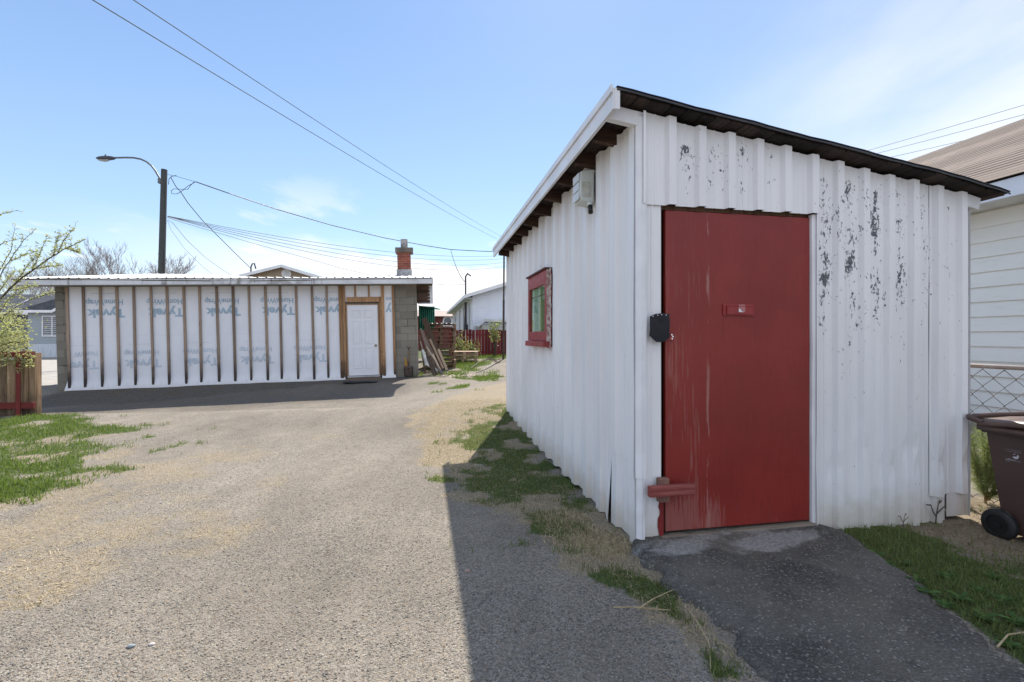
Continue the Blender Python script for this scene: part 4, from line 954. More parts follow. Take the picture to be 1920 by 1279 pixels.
# white-sided house at the right, beyond the wire fence
def house_right():
    h = thing('white_house', 'white vinyl sided house with a brown shingle roof behind the wire fence', 'house', (6.57, 6.5, 0), (0, 0, R(10.8)))
    y0, y1, H = -9.0, 9.0, 3.0
    q = MB(); rows = []; z = -.1; lap = .205
    while z < H:                         # real overlapping courses
        e = min(z+lap, H)
        q.add([(-.024,y0,z),(-.024,y1,z),(0,y1,e),(0,y0,e)], [(0,1,2,3)]); q.add([(-.024,y0,z),(0,y0,z),(0,y1,z),(-.024,y1,z)], [(0,1,2,3)]); z = e
    q.box((.0015,y0,-.3), (8,y1,H)); 
    t = NT('cream vinyl siding'); c = t.mix(t.ss(t.noise(1.2, 4, (1,.3,1)), .3, .7), (.86,.85,.80), (.80,.79,.74)); c = t.mix(t.ss(t.noise(22, 4, (1,.2,1)), .55, .8, 0, .25), c, (.5,.47,.4))
    q.build('siding_wall', t.done(c, .45, spec=.35), h)
    # soffit, fascia, gutter edge, roof
    q = MB(); q.box((-.52,y0,H), (0,y1+.35,H+.02)); q.build('soffit', simple('soffit white', (.72,.72,.70), rough=.6), h)
    q = MB(); q.box((-.55,y0,H-.015), (-.522,y1+.36,H+.21)); fa = q.build('fascia', simple('pale blue white fascia', (.74,.77,.82), (.68,.71,.77), .4, 1.5), h)
    q = MB(); q.box((-.5535,-3.2,H-.015), (-.5505,-3.19,H+.20)); q.box((-.5535,.35,H-.015), (-.5505,.36,H+.20)); q.build('fascia_joint', simple('joint grey', (.4,.4,.4)), fa)
    zr = 2.40; W2 = 4.2
    t = NT('brown shingles'); x, y, z = t.sep(t.obj)
    sx = t.m('FRACT', t.m('DIVIDE', t.m('ADD', x, .6), .165)); row = t.m('FLOOR', t.m('DIVIDE', t.m('ADD', x, .6), .165))
    cb = t.N.new('ShaderNodeCombineXYZ'); t.L.new(t.m('FLOOR', t.m('ADD', t.m('DIVIDE', y, .30), t.m('MULTIPLY', row, .37))), cb.inputs[0]); t.L.new(row, cb.inputs[1])
    wn = t.N.new('ShaderNodeTexWhiteNoise'); wn.noise_dimensions = '2D'; t.L.new(cb.outputs[0], wn.inputs['Vector'])
    c = t.mix(wn.outputs[0], (.185,.15,.125), (.25,.205,.175)); c = t.mix(t.ss(t.noise(60, 4), .35, .65, 0, .4), c, (.16,.11,.09))
    c = t.mix(t.ss(sx, .10, .42, 1, 0), c, (.03,.022,.018))
    rf = t.done(c, .92, t.bump(t.m('SUBTRACT', 1, sx), .6, .012), spec=.12)
    q = MB(); n = 32
    for s in (0, 1):
        rows = []
        for i in range(n+1):
            f = i/n; x_ = -.58+(W2+.58)*f; xx = x_ if s == 0 else 2*W2-x_
            zc = H+.225+zr*f
            rows.append([(xx,y0,zc+.012),(xx,y1+.42,zc+.012)])
            if i < n: rows.append([(xx+(.001 if s == 0 else -.001),y0,zc+zr/n*.0),(xx+(.001 if s == 0 else -.001),y1+.42,zc)])
        q.grid(rows)
    q.prism([(-.58,y1+.42,H+.15),(-.58,y1+.42,H+.22),(W2,y1+.42,H+.22+zr),(W2,y1+.42,H+.10+zr)], (0,-.03,0))
    q.build('roof', rf, h)
    q = MB(); q.prism([(0,y1-.01,H+.02),(8,y1-.01,H+.02),(W2,y1-.01,H+zr)], (0,-.2,0)); q.build('gable_wall', bpy.data.materials['cream vinyl siding'], h)
house_right()

# white house in the middle distance
def house_mid():
    c0 = P(886, 640, 25); z = .2
    h = thing('white_house', 'white sided house with narrow side windows behind the red board fence', 'house', (c0.x, c0.y, z), (0, 0, R(10.8)))
    H = 3.30; W2 = 4.3; rise = 1.35; sd = siding('bluish white siding', (.72,.74,.80), .12)
    q = MB(); q.box((0,0,-.5), (2*W2,16,H)); q.build('siding_wall', sd, h)
    q = MB(); q.prism([(0,.001,H+.001),(2*W2,.001,H+.001),(W2,.001,H+rise)], (0,15.9,0)); q.build('gable_wall', sd, h)
    q = MB()
    for s in (0, 1):
        f = (lambda x: x) if s == 0 else (lambda x: 2*W2-x)
        q.prism([(f(-.45),-.45,H-.14),(f(W2),-.45,H+rise+.02),(f(W2),-.45,H+rise+.10),(f(-.45),-.45,H-.06)], (0,16.9,0))
    q.build('roof', simple('grey roofing', (.15,.15,.16), (.22,.22,.23), .9, 4), h)
    q = MB()
    for s in (0, 1):
        f = (lambda x: x) if s == 0 else (lambda x: 2*W2-x)
        q.prism([(f(-.47),-.47,H-.24),(f(W2),-.47,H+rise-.08),(f(W2),-.47,H+rise+.09),(f(-.47),-.47,H-.07)], (0,.019,0))
    q.prism([(-.47,-.45,H-.24),(-.452,-.45,H-.24),(-.452,-.45,H-.07),(-.47,-.45,H-.07)], (0,16.9,0))
    q.build('fascia', wht, h)
    q = MB(); q.box((-.45,-.44,H-.235), (-.002,16.4,H-.215)); q.build('soffit', simple('white soffit', (.7,.7,.7)), h)
    for v, w_ in ((.9,.7),(4.2,1.0),(7.3,1.0),(11.5,1.2)): window(h, v, v+w_, .6, H-.35, 0, .09, 'x', 0)
    q = MB(); q.tube([(-.12,2.6,0),(-.12,2.6,H-.24)], .07, 8); q.tube([(-.12,2.6,H-.24),(-.12,2.6,H+1.25),(-.02,2.4,H+1.4),(.12,2.2,H+1.25)], .045, 8); q.box((-.2,2.4,1.0),(-.02,2.8,1.8)); q.build('service_mast', simple('dark mast', (.05,.05,.055), rough=.6), h)
    # lean-to
    a = thing('lean_to', 'small pale shed with a white roof edge behind the red fence', 'shed', P(903, 640, 23.6)-Vector((0,0,.9)), (0, 0, R(10.8)))
    q = MB(); q.box((0,0,-.4), (3.2,1.2,1.72)); q.build('shed_wall', simple('pale shed wall', (.58,.60,.58), (.5,.52,.5), .6), a)
    q = MB(); q.prism([(-.22,-.2,1.66),(.12,-.2,1.98),(3.4,-.2,1.86),(3.4,-.2,1.76),(.13,-.2,1.86),(-.17,-.2,1.58)], (0,1.5,0)); q.build('shed_roof', simple('white metal roof', (.7,.7,.72), rough=.4), a)
house_mid()

def house_gable():
    c0 = P(531, 640, 32)
    h = thing('beige_house', 'beige gabled house with a round white vent showing over the garage roof', 'house', (c0.x, c0.y, -.2), (0, 0, R(11)))
    W2, H = 5.2, 4.75; ap = EYE+(633-498)/F*32+.2; rise = ap-H
    q = MB(); q.box((-W2,0,-.3), (W2,11,H)); q.prism([(-W2,.002,H+.001),(W2,.002,H+.001),(0,.002,H+rise-.12)], (0,10.9,0)); q.build('siding_wall', siding('beige siding', (.36,.28,.19), .12), h)
    q = MB()
    for s in (-1, 1): q.prism([(s*(W2+.5),-.5,H-.24),(0,-.5,H+rise-.08),(0,-.5,H+rise),(s*(W2+.5),-.5,H-.16)], (0,12,0))
    q.build('roof', simple('dark shingle roof', (.09,.09,.10), (.13,.13,.14), .9, 6), h)
    q = MB()
    for s in (-1, 1): q.prism([(s*(W2+.52),-.53,H-.40),(0,-.53,H+rise-.19),(0,-.53,H+rise-.005),(s*(W2+.52),-.53,H-.165)], (0,.028,0))
    q.build('fascia', wht, h)
    q = MB(); cz = EYE+(633-513)/F*32+.2; n = 24
    for r0, r1, y0, y1, mi in ((.22,.30,-.05,0,0), (0.001,.22,-.02,0,1)):
        q.prism([(.20+r1*math.cos(2*math.pi*k/n),y0,cz+r1*math.sin(2*math.pi*k/n)) for k in range(n)], (0,y1-y0-.001,0), mi)
    for k in range(5): q.box((.02,-.062,cz-.17+k*.075), (.38,-.051,cz-.14+k*.075), 1)
    q.build('gable_vent', [wht, simple('vent grey', (.6,.6,.62))], h)
    q = MB(); xx, zz = -1.95, EYE+(633-503)/F*32+.2; q.tube([(xx,-.1,zz-1.4),(xx,-.1,zz),(xx+.08,-.1,zz+.22),(xx+.2,-.1,zz+.26),(xx+.3,-.1,zz-.1)], .045, 8); q.build('service_mast', bpy.data.materials['dark mast'], h)
house_gable()

def house_left():
    h = thing('grey_house', 'low grey house with a dark roof and white framed windows across the road', 'house', (P(52,0,34).x, 34, -.15), (0, 0, R(4)))
    wl = siding('grey blue siding', (.33,.37,.40), .2); dr = simple('dark grey shingles', (.055,.06,.072), (.085,.09,.10), .9, 3)
    k = 34/F
    zs = lambda py: EYE+(633-py)*k+.15
    q = MB(); q.box((0,0,zs(645)), (6.5,7,zs(583))); q.build('siding_wall', wl, h)
    q = MB(); q.box((-9,2.2,-.2), (-.001,7,zs(588))); q.build('siding_wall', siding('dark grey siding', (.16,.17,.19), .2), h)
    q = MB(); q.box((-.0,-.015,-.1), (6.5,.2,zs(645)-.002)); q.build('skirting', simple('pale skirting', (.62,.66,.70), (.5,.54,.58), .7, 4, (3,1,.3)), h)
    q = MB(); zc = zs(583); rid = zs(562)
    q.add([(-.45,-.45,zc),(6.9,-.45,zc),(3.2,-.1,zc+1.25),(3.2,6,zc+1.25),(-.45,7,zc),(6.9,7,zc)], [(0,1,2),(0,2,3,4),(1,5,3,2),(4,3,5)])
    z2 = zs(588); q.add([(-10,1.6,z2+.15),(0,1.6,z2+.15),(6,4.6,z2+1.75),(-10,4.6,z2+1.75),(-10,8,z2),(6,8,z2)], [(0,1,2,3),(3,2,5,4)])
    q.build('roof', dr, h)
    q = MB(); q.box((-.47,-.48,zc-.14), (2.0,-.455,zc+.04)); q.box((-10,1.57,z2+.0), (-.49,1.595,z2+.17))
    q.prism([(2.0,-.48,zc-.14),(2.0,-.48,zc+.06),(3.2,-.48,zc+.75),(3.2,-.48,zc+.52)], (0,.025,0)); q.prism([(4.4,-.48,zc-.14),(4.4,-.48,zc+.06),(3.2,-.48,zc+.75),(3.2,-.48,zc+.52)], (0,.025,0)); q.box((4.4,-.48,zc-.14),(6.9,-.455,zc+.04))
    q.prism([(-2.4,1.5,zc+.1),(-.5,.6,zc+.75),(-.5,.6,zc+.92),(-2.4,1.5,zc+.27)], (0,.03,0))
    q.build('fascia', wht, h)
    window(h, 1.05, 2.25, zs(629), zs(594), 0, .08, mull=1, blinds=True)
    window(h, -1.4, -.6, zs(618), zs(597), 2.2, .07, mull=0, blinds=True)
    window(h, 3.6, 4.9, zs(629), zs(594), 0, .08, mull=1, blinds=True)
house_left()

def house_far():
    c0 = P(816, 640, 48)
    h = thing('red_house', 'dark red house with a pinkish roof far behind the pallets', 'house', (c0.x, c0.y, .1), (0, 0, R(3)))
    k = 48/F; zs = lambda py: EYE+(633-py)*k-.1
    q = MB(); q.box((-8,0,-.3), (7,7,zs(594))); q.build('wall', simple('dark red wall', (.16,.045,.04), (.11,.035,.03), .8, 3), h)
    q = MB(); q.prism([(-8.5,-.5,zs(594)),(-8.5,-.5,zs(595)+.1),(-8.5,3.5,zs(584)+.3),(-8.5,8,zs(594))], (16,0,0)); q.build('roof', simple('pink grey shingles', (.42,.32,.28), (.34,.26,.23), .9, 3), h)
    q = MB(); n = 12; cx, z0 = 1.25, zs(612); pts = [(cx-.5,-.06,z0),(cx+.5,-.06,z0)]+[(cx+.5*math.cos(math.pi*i/n),-.06,z0+.55+.5*math.sin(math.pi*i/n)) for i in range(n+1)]
    q.prism(pts, (0,.05,0)); wn = q.build('arched_window', wht, h)
    q = MB(); pts = [(cx-.36,-.075,z0+.1),(cx+.36,-.075,z0+.1)]+[(cx+.36*math.cos(math.pi*i/n),-.075,z0+.55+.36*math.sin(math.pi*i/n)) for i in range(n+1)]; q.prism(pts, (0,.012,0)); q.build('window_pane', glassd, wn)
    # green corrugated shelter
    o = P(786, 612, 20.5); q = MB(); rows = []
    for j in range(61):
        s = j/60; rows.append((s*.68-.02, .025*math.sin(s*50)))
    q.grid([[(x_, y_, 0) for x_, y_ in rows], [(x_, y_, 1.0+.0*x_) for x_, y_ in rows]])
    q.grid([[(x_, -.18, 1.0-.06*x_/.68+y_*1.2) for x_, y_ in rows], [(x_+.02, 1.6, 1.03-.06*x_/.68+y_*1.2) for x_, y_ in rows]])
    ob = q.build('green_shelter', simple('green roofing sheet', (.035,.20,.13), (.025,.14,.10), .5, 4), None, solid=.004, smooth=True)
    ob.location = (o.x, o.y, EYE+(633-612)/F*20.5-.15); tag(ob, 'green corrugated sheet shelter showing above the leaning boards', 'shelter')
    for dx in (.0, .62):
        pass
house_far()

# red board fence
def red_fence():
    a, b = P(842, 668, 21.6), P(1010, 668, 23.3); d = (b-a); L = math.hypot(d.x, d.y); ang = math.atan2(d.y, d.x); z = .33
    f = thing('red_fence', 'dark red vertical board fence behind the pallets', 'fence', (a.x, a.y, z), (0, 0, ang))
    rm = m_wood('red fence paint', (.17,.022,.022), (.11,.018,.018), rnd=.35, grain=30)
    q = MB(); q2 = MB(); x = 0; k = 0
    while x < L+1.5:
        q.box((x,rng.uniform(0,.015),-.3), (x+.135,.03,1.28+rng.uniform(-.02,.02))); x += .155
    q.build('fence_boards', rm, f)
    for i in range(4):
        q = MB(); q.box((i*1.7+.15,.06,-.3), (i*1.7+.25,.15,1.32)); q.build('fence_post', m_wood('grey post wood', (.45,.42,.42), (.34,.31,.31), rnd=.1), f)
    for zz in (.2, 1.0):
        q = MB(); q.box((0,.031,zz), (L+1.5,.058,zz+.09)); q.build('fence_rail', m_wood('grey rail wood', (.35,.31,.30), (.26,.22,.21), axis='x'), f)
    for i in (2, 5, 8, 14, 17):
        q = MB(); q.box((i*.155-.022,-.006,.55+.1*(i % 3)), (i*.155+.012,.0-.001,1.27)); q.build('batten', bpy.data.materials['grey post wood'], f)
red_fence()

# lone metal pole by the shed
o = P(944, 678, 19.5); o.z = gzf(o.x, o.y); q = MB(); q.tube([(0,0,-.1),(.01,0,2.4)], .045, 10); q.tube([(.01,0,2.4),(.03,0,(EYE+(633-446)/F*19.5)-o.z)], .036, 10); q.tube([(.03,0,5.05-o.z),(.03,0,5.2-o.z)], .05, 8)
ob = q.build('metal_pole', simple('rusty pole steel', (.055,.042,.038), (.10,.075,.06), .7, 6, metal=.3), None, smooth=False); ob.location = o; tag(ob, 'thin dark metal pole standing in the grass behind the white shed', 'pole')

# ------------------------------------------------------------------ utility pole, lamp and wires
def utility_pole():
    D = 25.0; b = P(298.5, 690, D); b.z = gzf(b.x, b.y)-.2
    p = thing('utility_pole', 'dark wooden utility pole with a curved street lamp arm', 'utility pole', b)
    top = P(308, 318, D)-b; w_ = m_wood('pole wood', (.075,.082,.080), (.05,.055,.054), rnd=.05)
    q = MB(); q.tube([(0,0,0), top*.5, top], [.175,.16,.14], 14); q.build('pole_shaft', w_, p)
    pts = [P(x, y, D)-b for x, y in ((301,339),(297.5,331),(291,320),(284,311),(275,303.5),(264,298.5),(250,295.8),(235,295.5),(213,296))]
    st = simple('galvanised steel', (.16,.17,.18), (.10,.105,.11), .5, 5, metal=.5)
    q = MB(); q.tube(pts, .045, 10); q.box(pts[0]+Vector((-.08,-.1,-.15)), pts[0]+Vector((.12,.1,.1))); q.build('lamp_arm', st, p, smooth=False)
    c = P(197, 297, D)-b; q = MB(); rows = []
    prof = [(-.47,.02,.02),(-.40,.09,.06),(-.25,.14,.10),(0,.16,.125),(.25,.14,.12),(.40,.10,.10),(.50,.06,.06)]
    for x_, ry, rz_ in prof: rows.append([c+Vector((x_, ry*math.cos(a), (rz_ if math.sin(a) > 0 else rz_*.75)*math.sin(a))) for a in [2*math.pi*k/14 for k in range(15)]])
    q.grid(rows); hd = q.build('lamp_head', simple('dark lamp housing', (.04,.045,.06), (.06,.065,.08), .5), p, smooth=True)
    q = MB(); rows = []
    for x_, ry, dz in ((-.36,.06,.08),(-.25,.11,.13),(0,.13,.16),(.15,.10,.13),(.22,.05,.09)): rows.append([c+Vector((x_, ry*s, -.02-dz*(1-.5*s*s))) for s in (-1,-.5,0,.5,1)])
    q.grid(rows); q.build('lamp_lens', simple('grey lens', (.35,.37,.38), rough=.15), hd, smooth=True)
    q = MB(); q.tube([c+Vector((.02,0,.1)), c+Vector((.02,0,.2))], .035, 8); q.build('photocell', st, hd)
    return b, top
utility_pole()
wm = simple('black cable', (.02,.02,.022), (.03,.03,.03), .6); wg = simple('grey cable', (.22,.22,.22), (.28,.28,.28), .85, spec=.1); wl_ = simple('weathered cable', (.10,.105,.085), (.14,.14,.115), .95, spec=.0)
def wire(pts, r, label, group=None, mat=None, sag=0., n=24, name='overhead_wire'):
    P_ = [P(*p) for p in pts]
    if len(P_) == 2 and sag:
        a, b = P_; P_ = [a.lerp(b, i/n)-Vector((0,0,sag*4*(i/n)*(1-i/n))) for i in range(n+1)]
    o0 = P_[0].copy(); q = MB(); q.tube([p-o0 for p in P_], r, 5); o = q.build(name, mat or wm, None, fix=False); o.location = o0
    return tag(o, label, 'wire', group)
wire([(100,-45,10), (932,448,62)], .013, 'lower of the two long wires crossing the upper left sky', 'long wires overhead', wl_, .25, 40)
wire([(190,-40,10.6), (945,446,64)], .012, 'upper of the two long wires crossing the upper left sky', 'long wires overhead', wl_, .28, 40)
D = 24.9
wire([(313,327,D),(332,331,D),(352,337,D),(367,341,D)], .010, 'thin guy strand from the top of the utility pole')
wire([(367,341,D),(430,363,26),(520,393,29),(620,422,32),(720,446,35.5),(800,461,38.5),(845,468,40),(900,471,41.5),(990,474,44)], .028, 'thick twisted cable from the pole top across over the brick chimney')
wire([(845,468,40),(850,486,36),(857,505,31),(864,519,28.5),(871,528,27)], .020, 'drooping service cable down to the white house mast', None, wl_)
wire([(320,332,D),(330,350,D),(339,360,D),(352,380,25.5),(380,414,27),(410,444,28.5),(440,474,30),(470,503,31.6)], .020, 'steep cable from the pole down to the beige gable')
wire([(367,341,D),(352,349,D),(343,357,D),(337,361,D),(330,364,D),(322,363,D),(321,358,D),(326,354,D),(335,355,D),(352,355,D),(358,347,D),(364,341,D)], .014, 'looped cable splice hanging beside the pole top')
wire([(316,346,D),(317,335,D),(322,331,D),(331,329,D)], .016, 'short curled cable end at the pole top')
for k, (dy, e) in enumerate(((0,478),(1.2,483),(2.4,490),(3.6,497))):
    wire([(314,405+dy*.3,D), (960,e,58)], .016, ('uppermost wire of the bundle running right from mid pole','second wire of the bundle running right from mid pole','third wire of the bundle running right from mid pole','lowest wire of the bundle running right from mid pole')[k], 'bundle of wires from mid pole', wg, .9+.2*k)
wire([(314,408,D),(345,418,27),(400,434,30),(470,455,34),(560,480,39),(640,503,44),(720,522,49)], .018, 'sagging wire dropping from mid pole behind the garage roof', None, wg)
wire([(314,413,D),(323,417,D),(350,450,26),(385,483,27),(420,508,28),(445,522,29)], .010, 'fine wire curving down from the pole to the garage roof')
wire([(314,413,D),(320,430,D),(345,465,25.5),(380,500,26),(400,516,26.5)], .007, 'finest wire curving down close beside the pole')
wire([(819,533,30),(845,535,29),(872,533,27)], .010, 'short level wire beside the white house mast', None, wg)
for k, ((a, b), (c, d), lb) in enumerate((((1560,301),(2000,173),'uppermost of the three wires over the brown roof'), ((1560,309),(2000,193),'middle of the three wires over the brown roof'), ((1560,319),(2000,218),'lowest of the three wires over the brown roof'))):
    wire([(a,b,40), (c,d,24)], .016, lb, 'three wires over the brown roof', wg, .05)
# ------------------------------------------------------------------ plants
def leaf_material(name, c1, c2, trans=.35, rough=.55):
    t = NT(name); r_ = t.attr('rnd'); c = t.mix(r_, c1, c2)
    t.put(t.b.inputs['Base Color'], c); t.put(t.b.inputs['Roughness'], rough); t.put(t.b.inputs['Specular IOR Level'], .25)
    tr = t.N.new('ShaderNodeBsdfTranslucent'); t.L.new(t.mix(.5, c, (c2[0]*1.6, c2[1]*1.7, c2[2]*.9)), tr.inputs[0])
    mx = t.N.new('ShaderNodeMixShader'); mx.inputs[0].default_value = trans
    t.L.new(t.b.outputs[0], mx.inputs[1]); t.L.new(tr.outputs[0], mx.inputs[2]); t.L.new(mx.outputs[0], t.out.inputs[0]); return t.mat
def blades(name, x, y, h, wd, lean, mat, label, cat='grass', lift=0., flat=0.):
    n = len(x); z = gz(x, y)+lift; a = nrng.uniform(0, 2*np.pi, n); la = nrng.uniform(0, 2*np.pi, n); le = nrng.uniform(.15, 1, n)*lean
    hh = h*nrng.uniform(.45, 1.15, n); ww = wd*nrng.uniform(.6, 1.3, n)
    dx, dy = np.cos(a)*ww/2, np.sin(a)*ww/2; lx, ly = np.cos(la)*le*hh, np.sin(la)*le*hh
    up = hh*np.sqrt(np.clip(1-(le*.8)**2, flat*flat+.004, 1)) if flat == 0 else hh*nrng.uniform(.02, flat, n)
    b0 = np.stack([x-dx, y-dy, z-.004], 1); b1 = np.stack([x+dx, y+dy, z-.004], 1)
    m0 = np.stack([x-dx*.8+lx*.35, y-dy*.8+ly*.35, z+up*.6], 1); m1 = np.stack([x+dx*.8+lx*.35, y+dy*.8+ly*.35, z+up*.6], 1)
    tp = np.stack([x+lx, y+ly, z+up*(1 if flat == 0 else .5)], 1)
    co = np.stack([b0, b1, m0, m1, tp], 1).reshape(-1, 3); k = np.arange(n)*5
    f = np.stack([k, k+1, k+2, k+1, k+3, k+2, k+2, k+3, k+4], 1).ravel()
    o = np_mesh(name, co, f, 3, mat, {'rnd': np.repeat(nrng.random(n), 5)})
    return tag(o, label, cat, kind='stuff')
def scatter(n, x0, x1, y0, y1, ch, thr=.35, k=1.0, near=True, slope=2.2):
    y = y0+(y1-y0)*nrng.random(n)**(1.5 if near else 1); x = nrng.uniform(x0, x1, n)
    g, s, d, r_ = zones(x, y); v = (g, s)[ch]*(.55+.9*fbm(x, y, 9, 71, 3))
    if ch == 1: v = v*(1-.25*g)
    # keep the walls, the ramp and the shed floor clear
    c, s_ = math.cos(R(10.8)), math.sin(R(10.8)); u = (x-.767)*c+(y-2.875)*s_; vv = -(x-.767)*s_+(y-2.875)*c
    edge_ok = nrng.uniform(-.02, .075, n)*(fbm(x, y, 12, 91, 2)*2)
    clear = (u > -.035) & (u < 2.50) & (vv > -.035) & (vv < 4.45)
    ramp = sdist(RAMP, x, y) > edge_ok
    keep = (nrng.random(n) < np.clip((v-thr)*slope, 0, 1)*k) & ~clear & ~ramp
    return x[keep], y[keep]
RAMP = wpoly([(1197,1012),(1189,1034),(1243,1098),(1333,1180),(1403,1250),(1500,1345),(1700,1500),(2080,1370),(1852,1197),(1762,1127),(1682,1067),(1602,1017),(1538,988),(1533,976)])
g_sun = leaf_material('lawn blade', (.055,.105,.02), (.16,.21,.05)); g_lush = leaf_material('turf blade', (.06,.095,.028), (.19,.22,.08)); 
g_dry = leaf_material('straw blade', (.26,.19,.11), (.58,.48,.31), .15, .8); g_brn = leaf_material('dead leaf litter', (.10,.06,.035), (.30,.20,.12), .1, .8)
x, y = scatter(90000, -7.6, -2.6, 3.6, 7.9, 0, thr=.08, slope=.9, k=.8); blades('lawn_grass', x, y, .05, .0065, .8, g_sun, 'sunlit green grass in front of the wooden fence')
x, y = scatter(110000, -.9, 1.15, 1.5, 7.6, 0, thr=.1, slope=1.0, k=.7); blades('turf_grass', x, y, .042, .0045, .92, g_lush, 'green grass growing along the left side of the white shed')
x, y = scatter(90000, 1.2, 4.2, 1.5, 3.6, 0, thr=.15, slope=1.0, k=.62); blades('turf_grass', x, y, .042, .0044, .95, g_lush, 'green grass growing right of the asphalt ramp')
x, y = scatter(26000, -4.5, 3.5, 12.5, 22, 0, near=False); blades('lawn_grass', x, y, .13, .014, .8, g_sun, 'bright green grass around the pallets and the metal pole')
x, y = scatter(30000, -5, 0, 8.5, 13, 0, thr=.3, near=False); blades('turf_grass', x, y, .05, .009, .8, g_sun, 'thin green tufts on the gravel towards the pallets')
x, y = scatter(110000, -6.8, -1.2, 2.2, 7.8, 1, thr=.25, k=.4); blades('dry_grass', x, y, .08, .0045, .95, g_dry, 'dry straw lying over the left of the gravel yard', 'dry grass', flat=.22)
x, y = scatter(150000, -1.2, 1.2, 1.4, 8.2, 1, k=.65); blades('dry_grass', x, y, .075, .0040, .95, g_dry, 'dry straw matted along the left side of the white shed', 'dry grass', flat=.25)
x, y = scatter(60000, 1.2, 4.2, 1.4, 3.6, 1, k=.6); blades('dry_grass', x, y, .06, .004, .95, g_brn, 'brown leaf litter and dead grass at the foot of the wall by the bin', 'dry grass', flat=.3)
n_ = 2600; y = 1.4+8.5*nrng.random(n_)**1.4; x = nrng.uniform(-6.5, .5, n_); kk = (x < .767-.19*(y-2.875)-.1) | (y < 2.6)
blades('leaf_litter', x[kk], y[kk], .030, .010, .9, g_brn, 'scattered brown leaf bits over the gravel yard', 'leaf litter', flat=.25)
# loose brown mat of dead grass by the near corner
pl = wpoly([(1000,965),(1070,955),(1110,985),(1190,1010),(1200,1030),(1130,1050),(1040,1020)])
x = nrng.uniform(-.2, 1.2, 26000); y = nrng.uniform(2.6, 3.6, 26000); kk = soft(pl, x, y, .12, .6, 5, 44) > nrng.random(26000)
c_, s_ = math.cos(R(10.8)), math.sin(R(10.8)); u_ = (x-.767)*c_+(y-2.875)*s_; v_ = -(x-.767)*s_+(y-2.875)*c_; kk &= ~((u_ > -.04) & (v_ > -.04))
blades('dead_grass', x[kk], y[kk], .085, .0035, .95, g_dry, 'pale brown mat of dead grass at the near corner of the shed', 'dry grass', flat=.45)

# loose gravel
def gravel(name, n, x0, x1, y0, y1, s0, s1, label):
    y = y0+(y1-y0)*nrng.random(n)**1.7; x = nrng.uniform(x0, x1, n)*(.35+.65*y/y1)
    g, s, d, r_ = zones(x, y); keep = (nrng.random(n) > np.clip(g*1.2+s*.8+np.clip((y-2.6)/4.2, 0, 1)**.8, 0, 1)) & (sdist(RAMP, x, y) < .30*nrng.random(n)**3)
    u = (x-.767)*c_+(y-2.875)*s_; v = -(x-.767)*s_+(y-2.875)*c_; keep &= ~((u > -.04) & (u < 2.5) & (v > -.04))
    x, y = x[keep], y[keep]; n = len(x); sz = s0+(s1-s0)*nrng.random(n)**2.6
    base = np.array([(1,0,0),(-1,0,0),(0,1,0),(0,-1,0),(0,0,1),(0,0,-1)], float)
    v3 = base[None]*nrng.uniform(.55, 1.15, (n,6,1)); v3 = v3+nrng.uniform(-.3, .3, (n,6,3)); v3[:,:,2] *= .5
    a = nrng.uniform(0, 6.28, n); ca, sa = np.cos(a)[:,None], np.sin(a)[:,None]
    vx = v3[:,:,0]*ca-v3[:,:,1]*sa; vy = v3[:,:,0]*sa+v3[:,:,1]*ca
    co = np.stack([x[:,None]+vx*sz[:,None], y[:,None]+vy*sz[:,None], (gz(x,y)+sz*.2)[:,None]+v3[:,:,2]*sz[:,None]], 2).reshape(-1,3)
    fb = np.array([0,2,4,2,1,4,1,3,4,3,0,4,2,0,5,1,2,5,3,1,5,0,3,5]); f = (np.arange(n)[:,None]*6+fb[None]).ravel()
    t = NT(name+' stone'); r1 = t.attr('rnd'); c = t.mix(r1, (.13,.118,.105), (.42,.385,.335)); c = t.mix(t.ss(t.m('FRACT', t.m('MULTIPLY', r1, 37.7)), .75, .9, 0, .6), c, (.36,.26,.19))
    o = np_mesh(name, co, f, 3, t.done(c, .85, spec=.2), {'rnd': np.repeat(nrng.random(n), 6)})
    return tag(o, label, 'gravel', kind='stuff')
gravel('gravel', 95000, -6.5, 2.6, 1.35, 6.8, .0022, .0068, 'loose grey gravel stones strewn over the yard')
def stone(px, py, s, c, lb):
    x, y = G(px, py); q = bmesh.new(); bmesh.ops.create_icosphere(q, subdivisions=2, radius=s)
    for v in q.verts:
        k = 1+.35*(float(vnoise(v.co.x*60+px, v.co.y*60+v.co.z*40, 1, 5))-.5); v.co = Vector((v.co.x*k*1.25, v.co.y*k, v.co.z*k*.6))
    me = bpy.data.meshes.new('stone'); q.to_mesh(me); q.free(); me.materials.append(simple('stone '+lb[:12], c, rough=.85, scale=40)); o = bpy.data.objects.new('stone', me); C.objects.link(o)
    o.location = (x, y, gzf(x, y)+s*.25); tag(o, lb, 'stone')
stone(876, 1071, .013, (.36,.25,.20), 'small pinkish stone in the shadow of the shed'); stone(246, 1212, .012, (.24,.27,.29), 'small blue grey stone in the foreground gravel'); stone(285, 1208, .010, (.5,.47,.44), 'small pale stone in the foreground gravel')
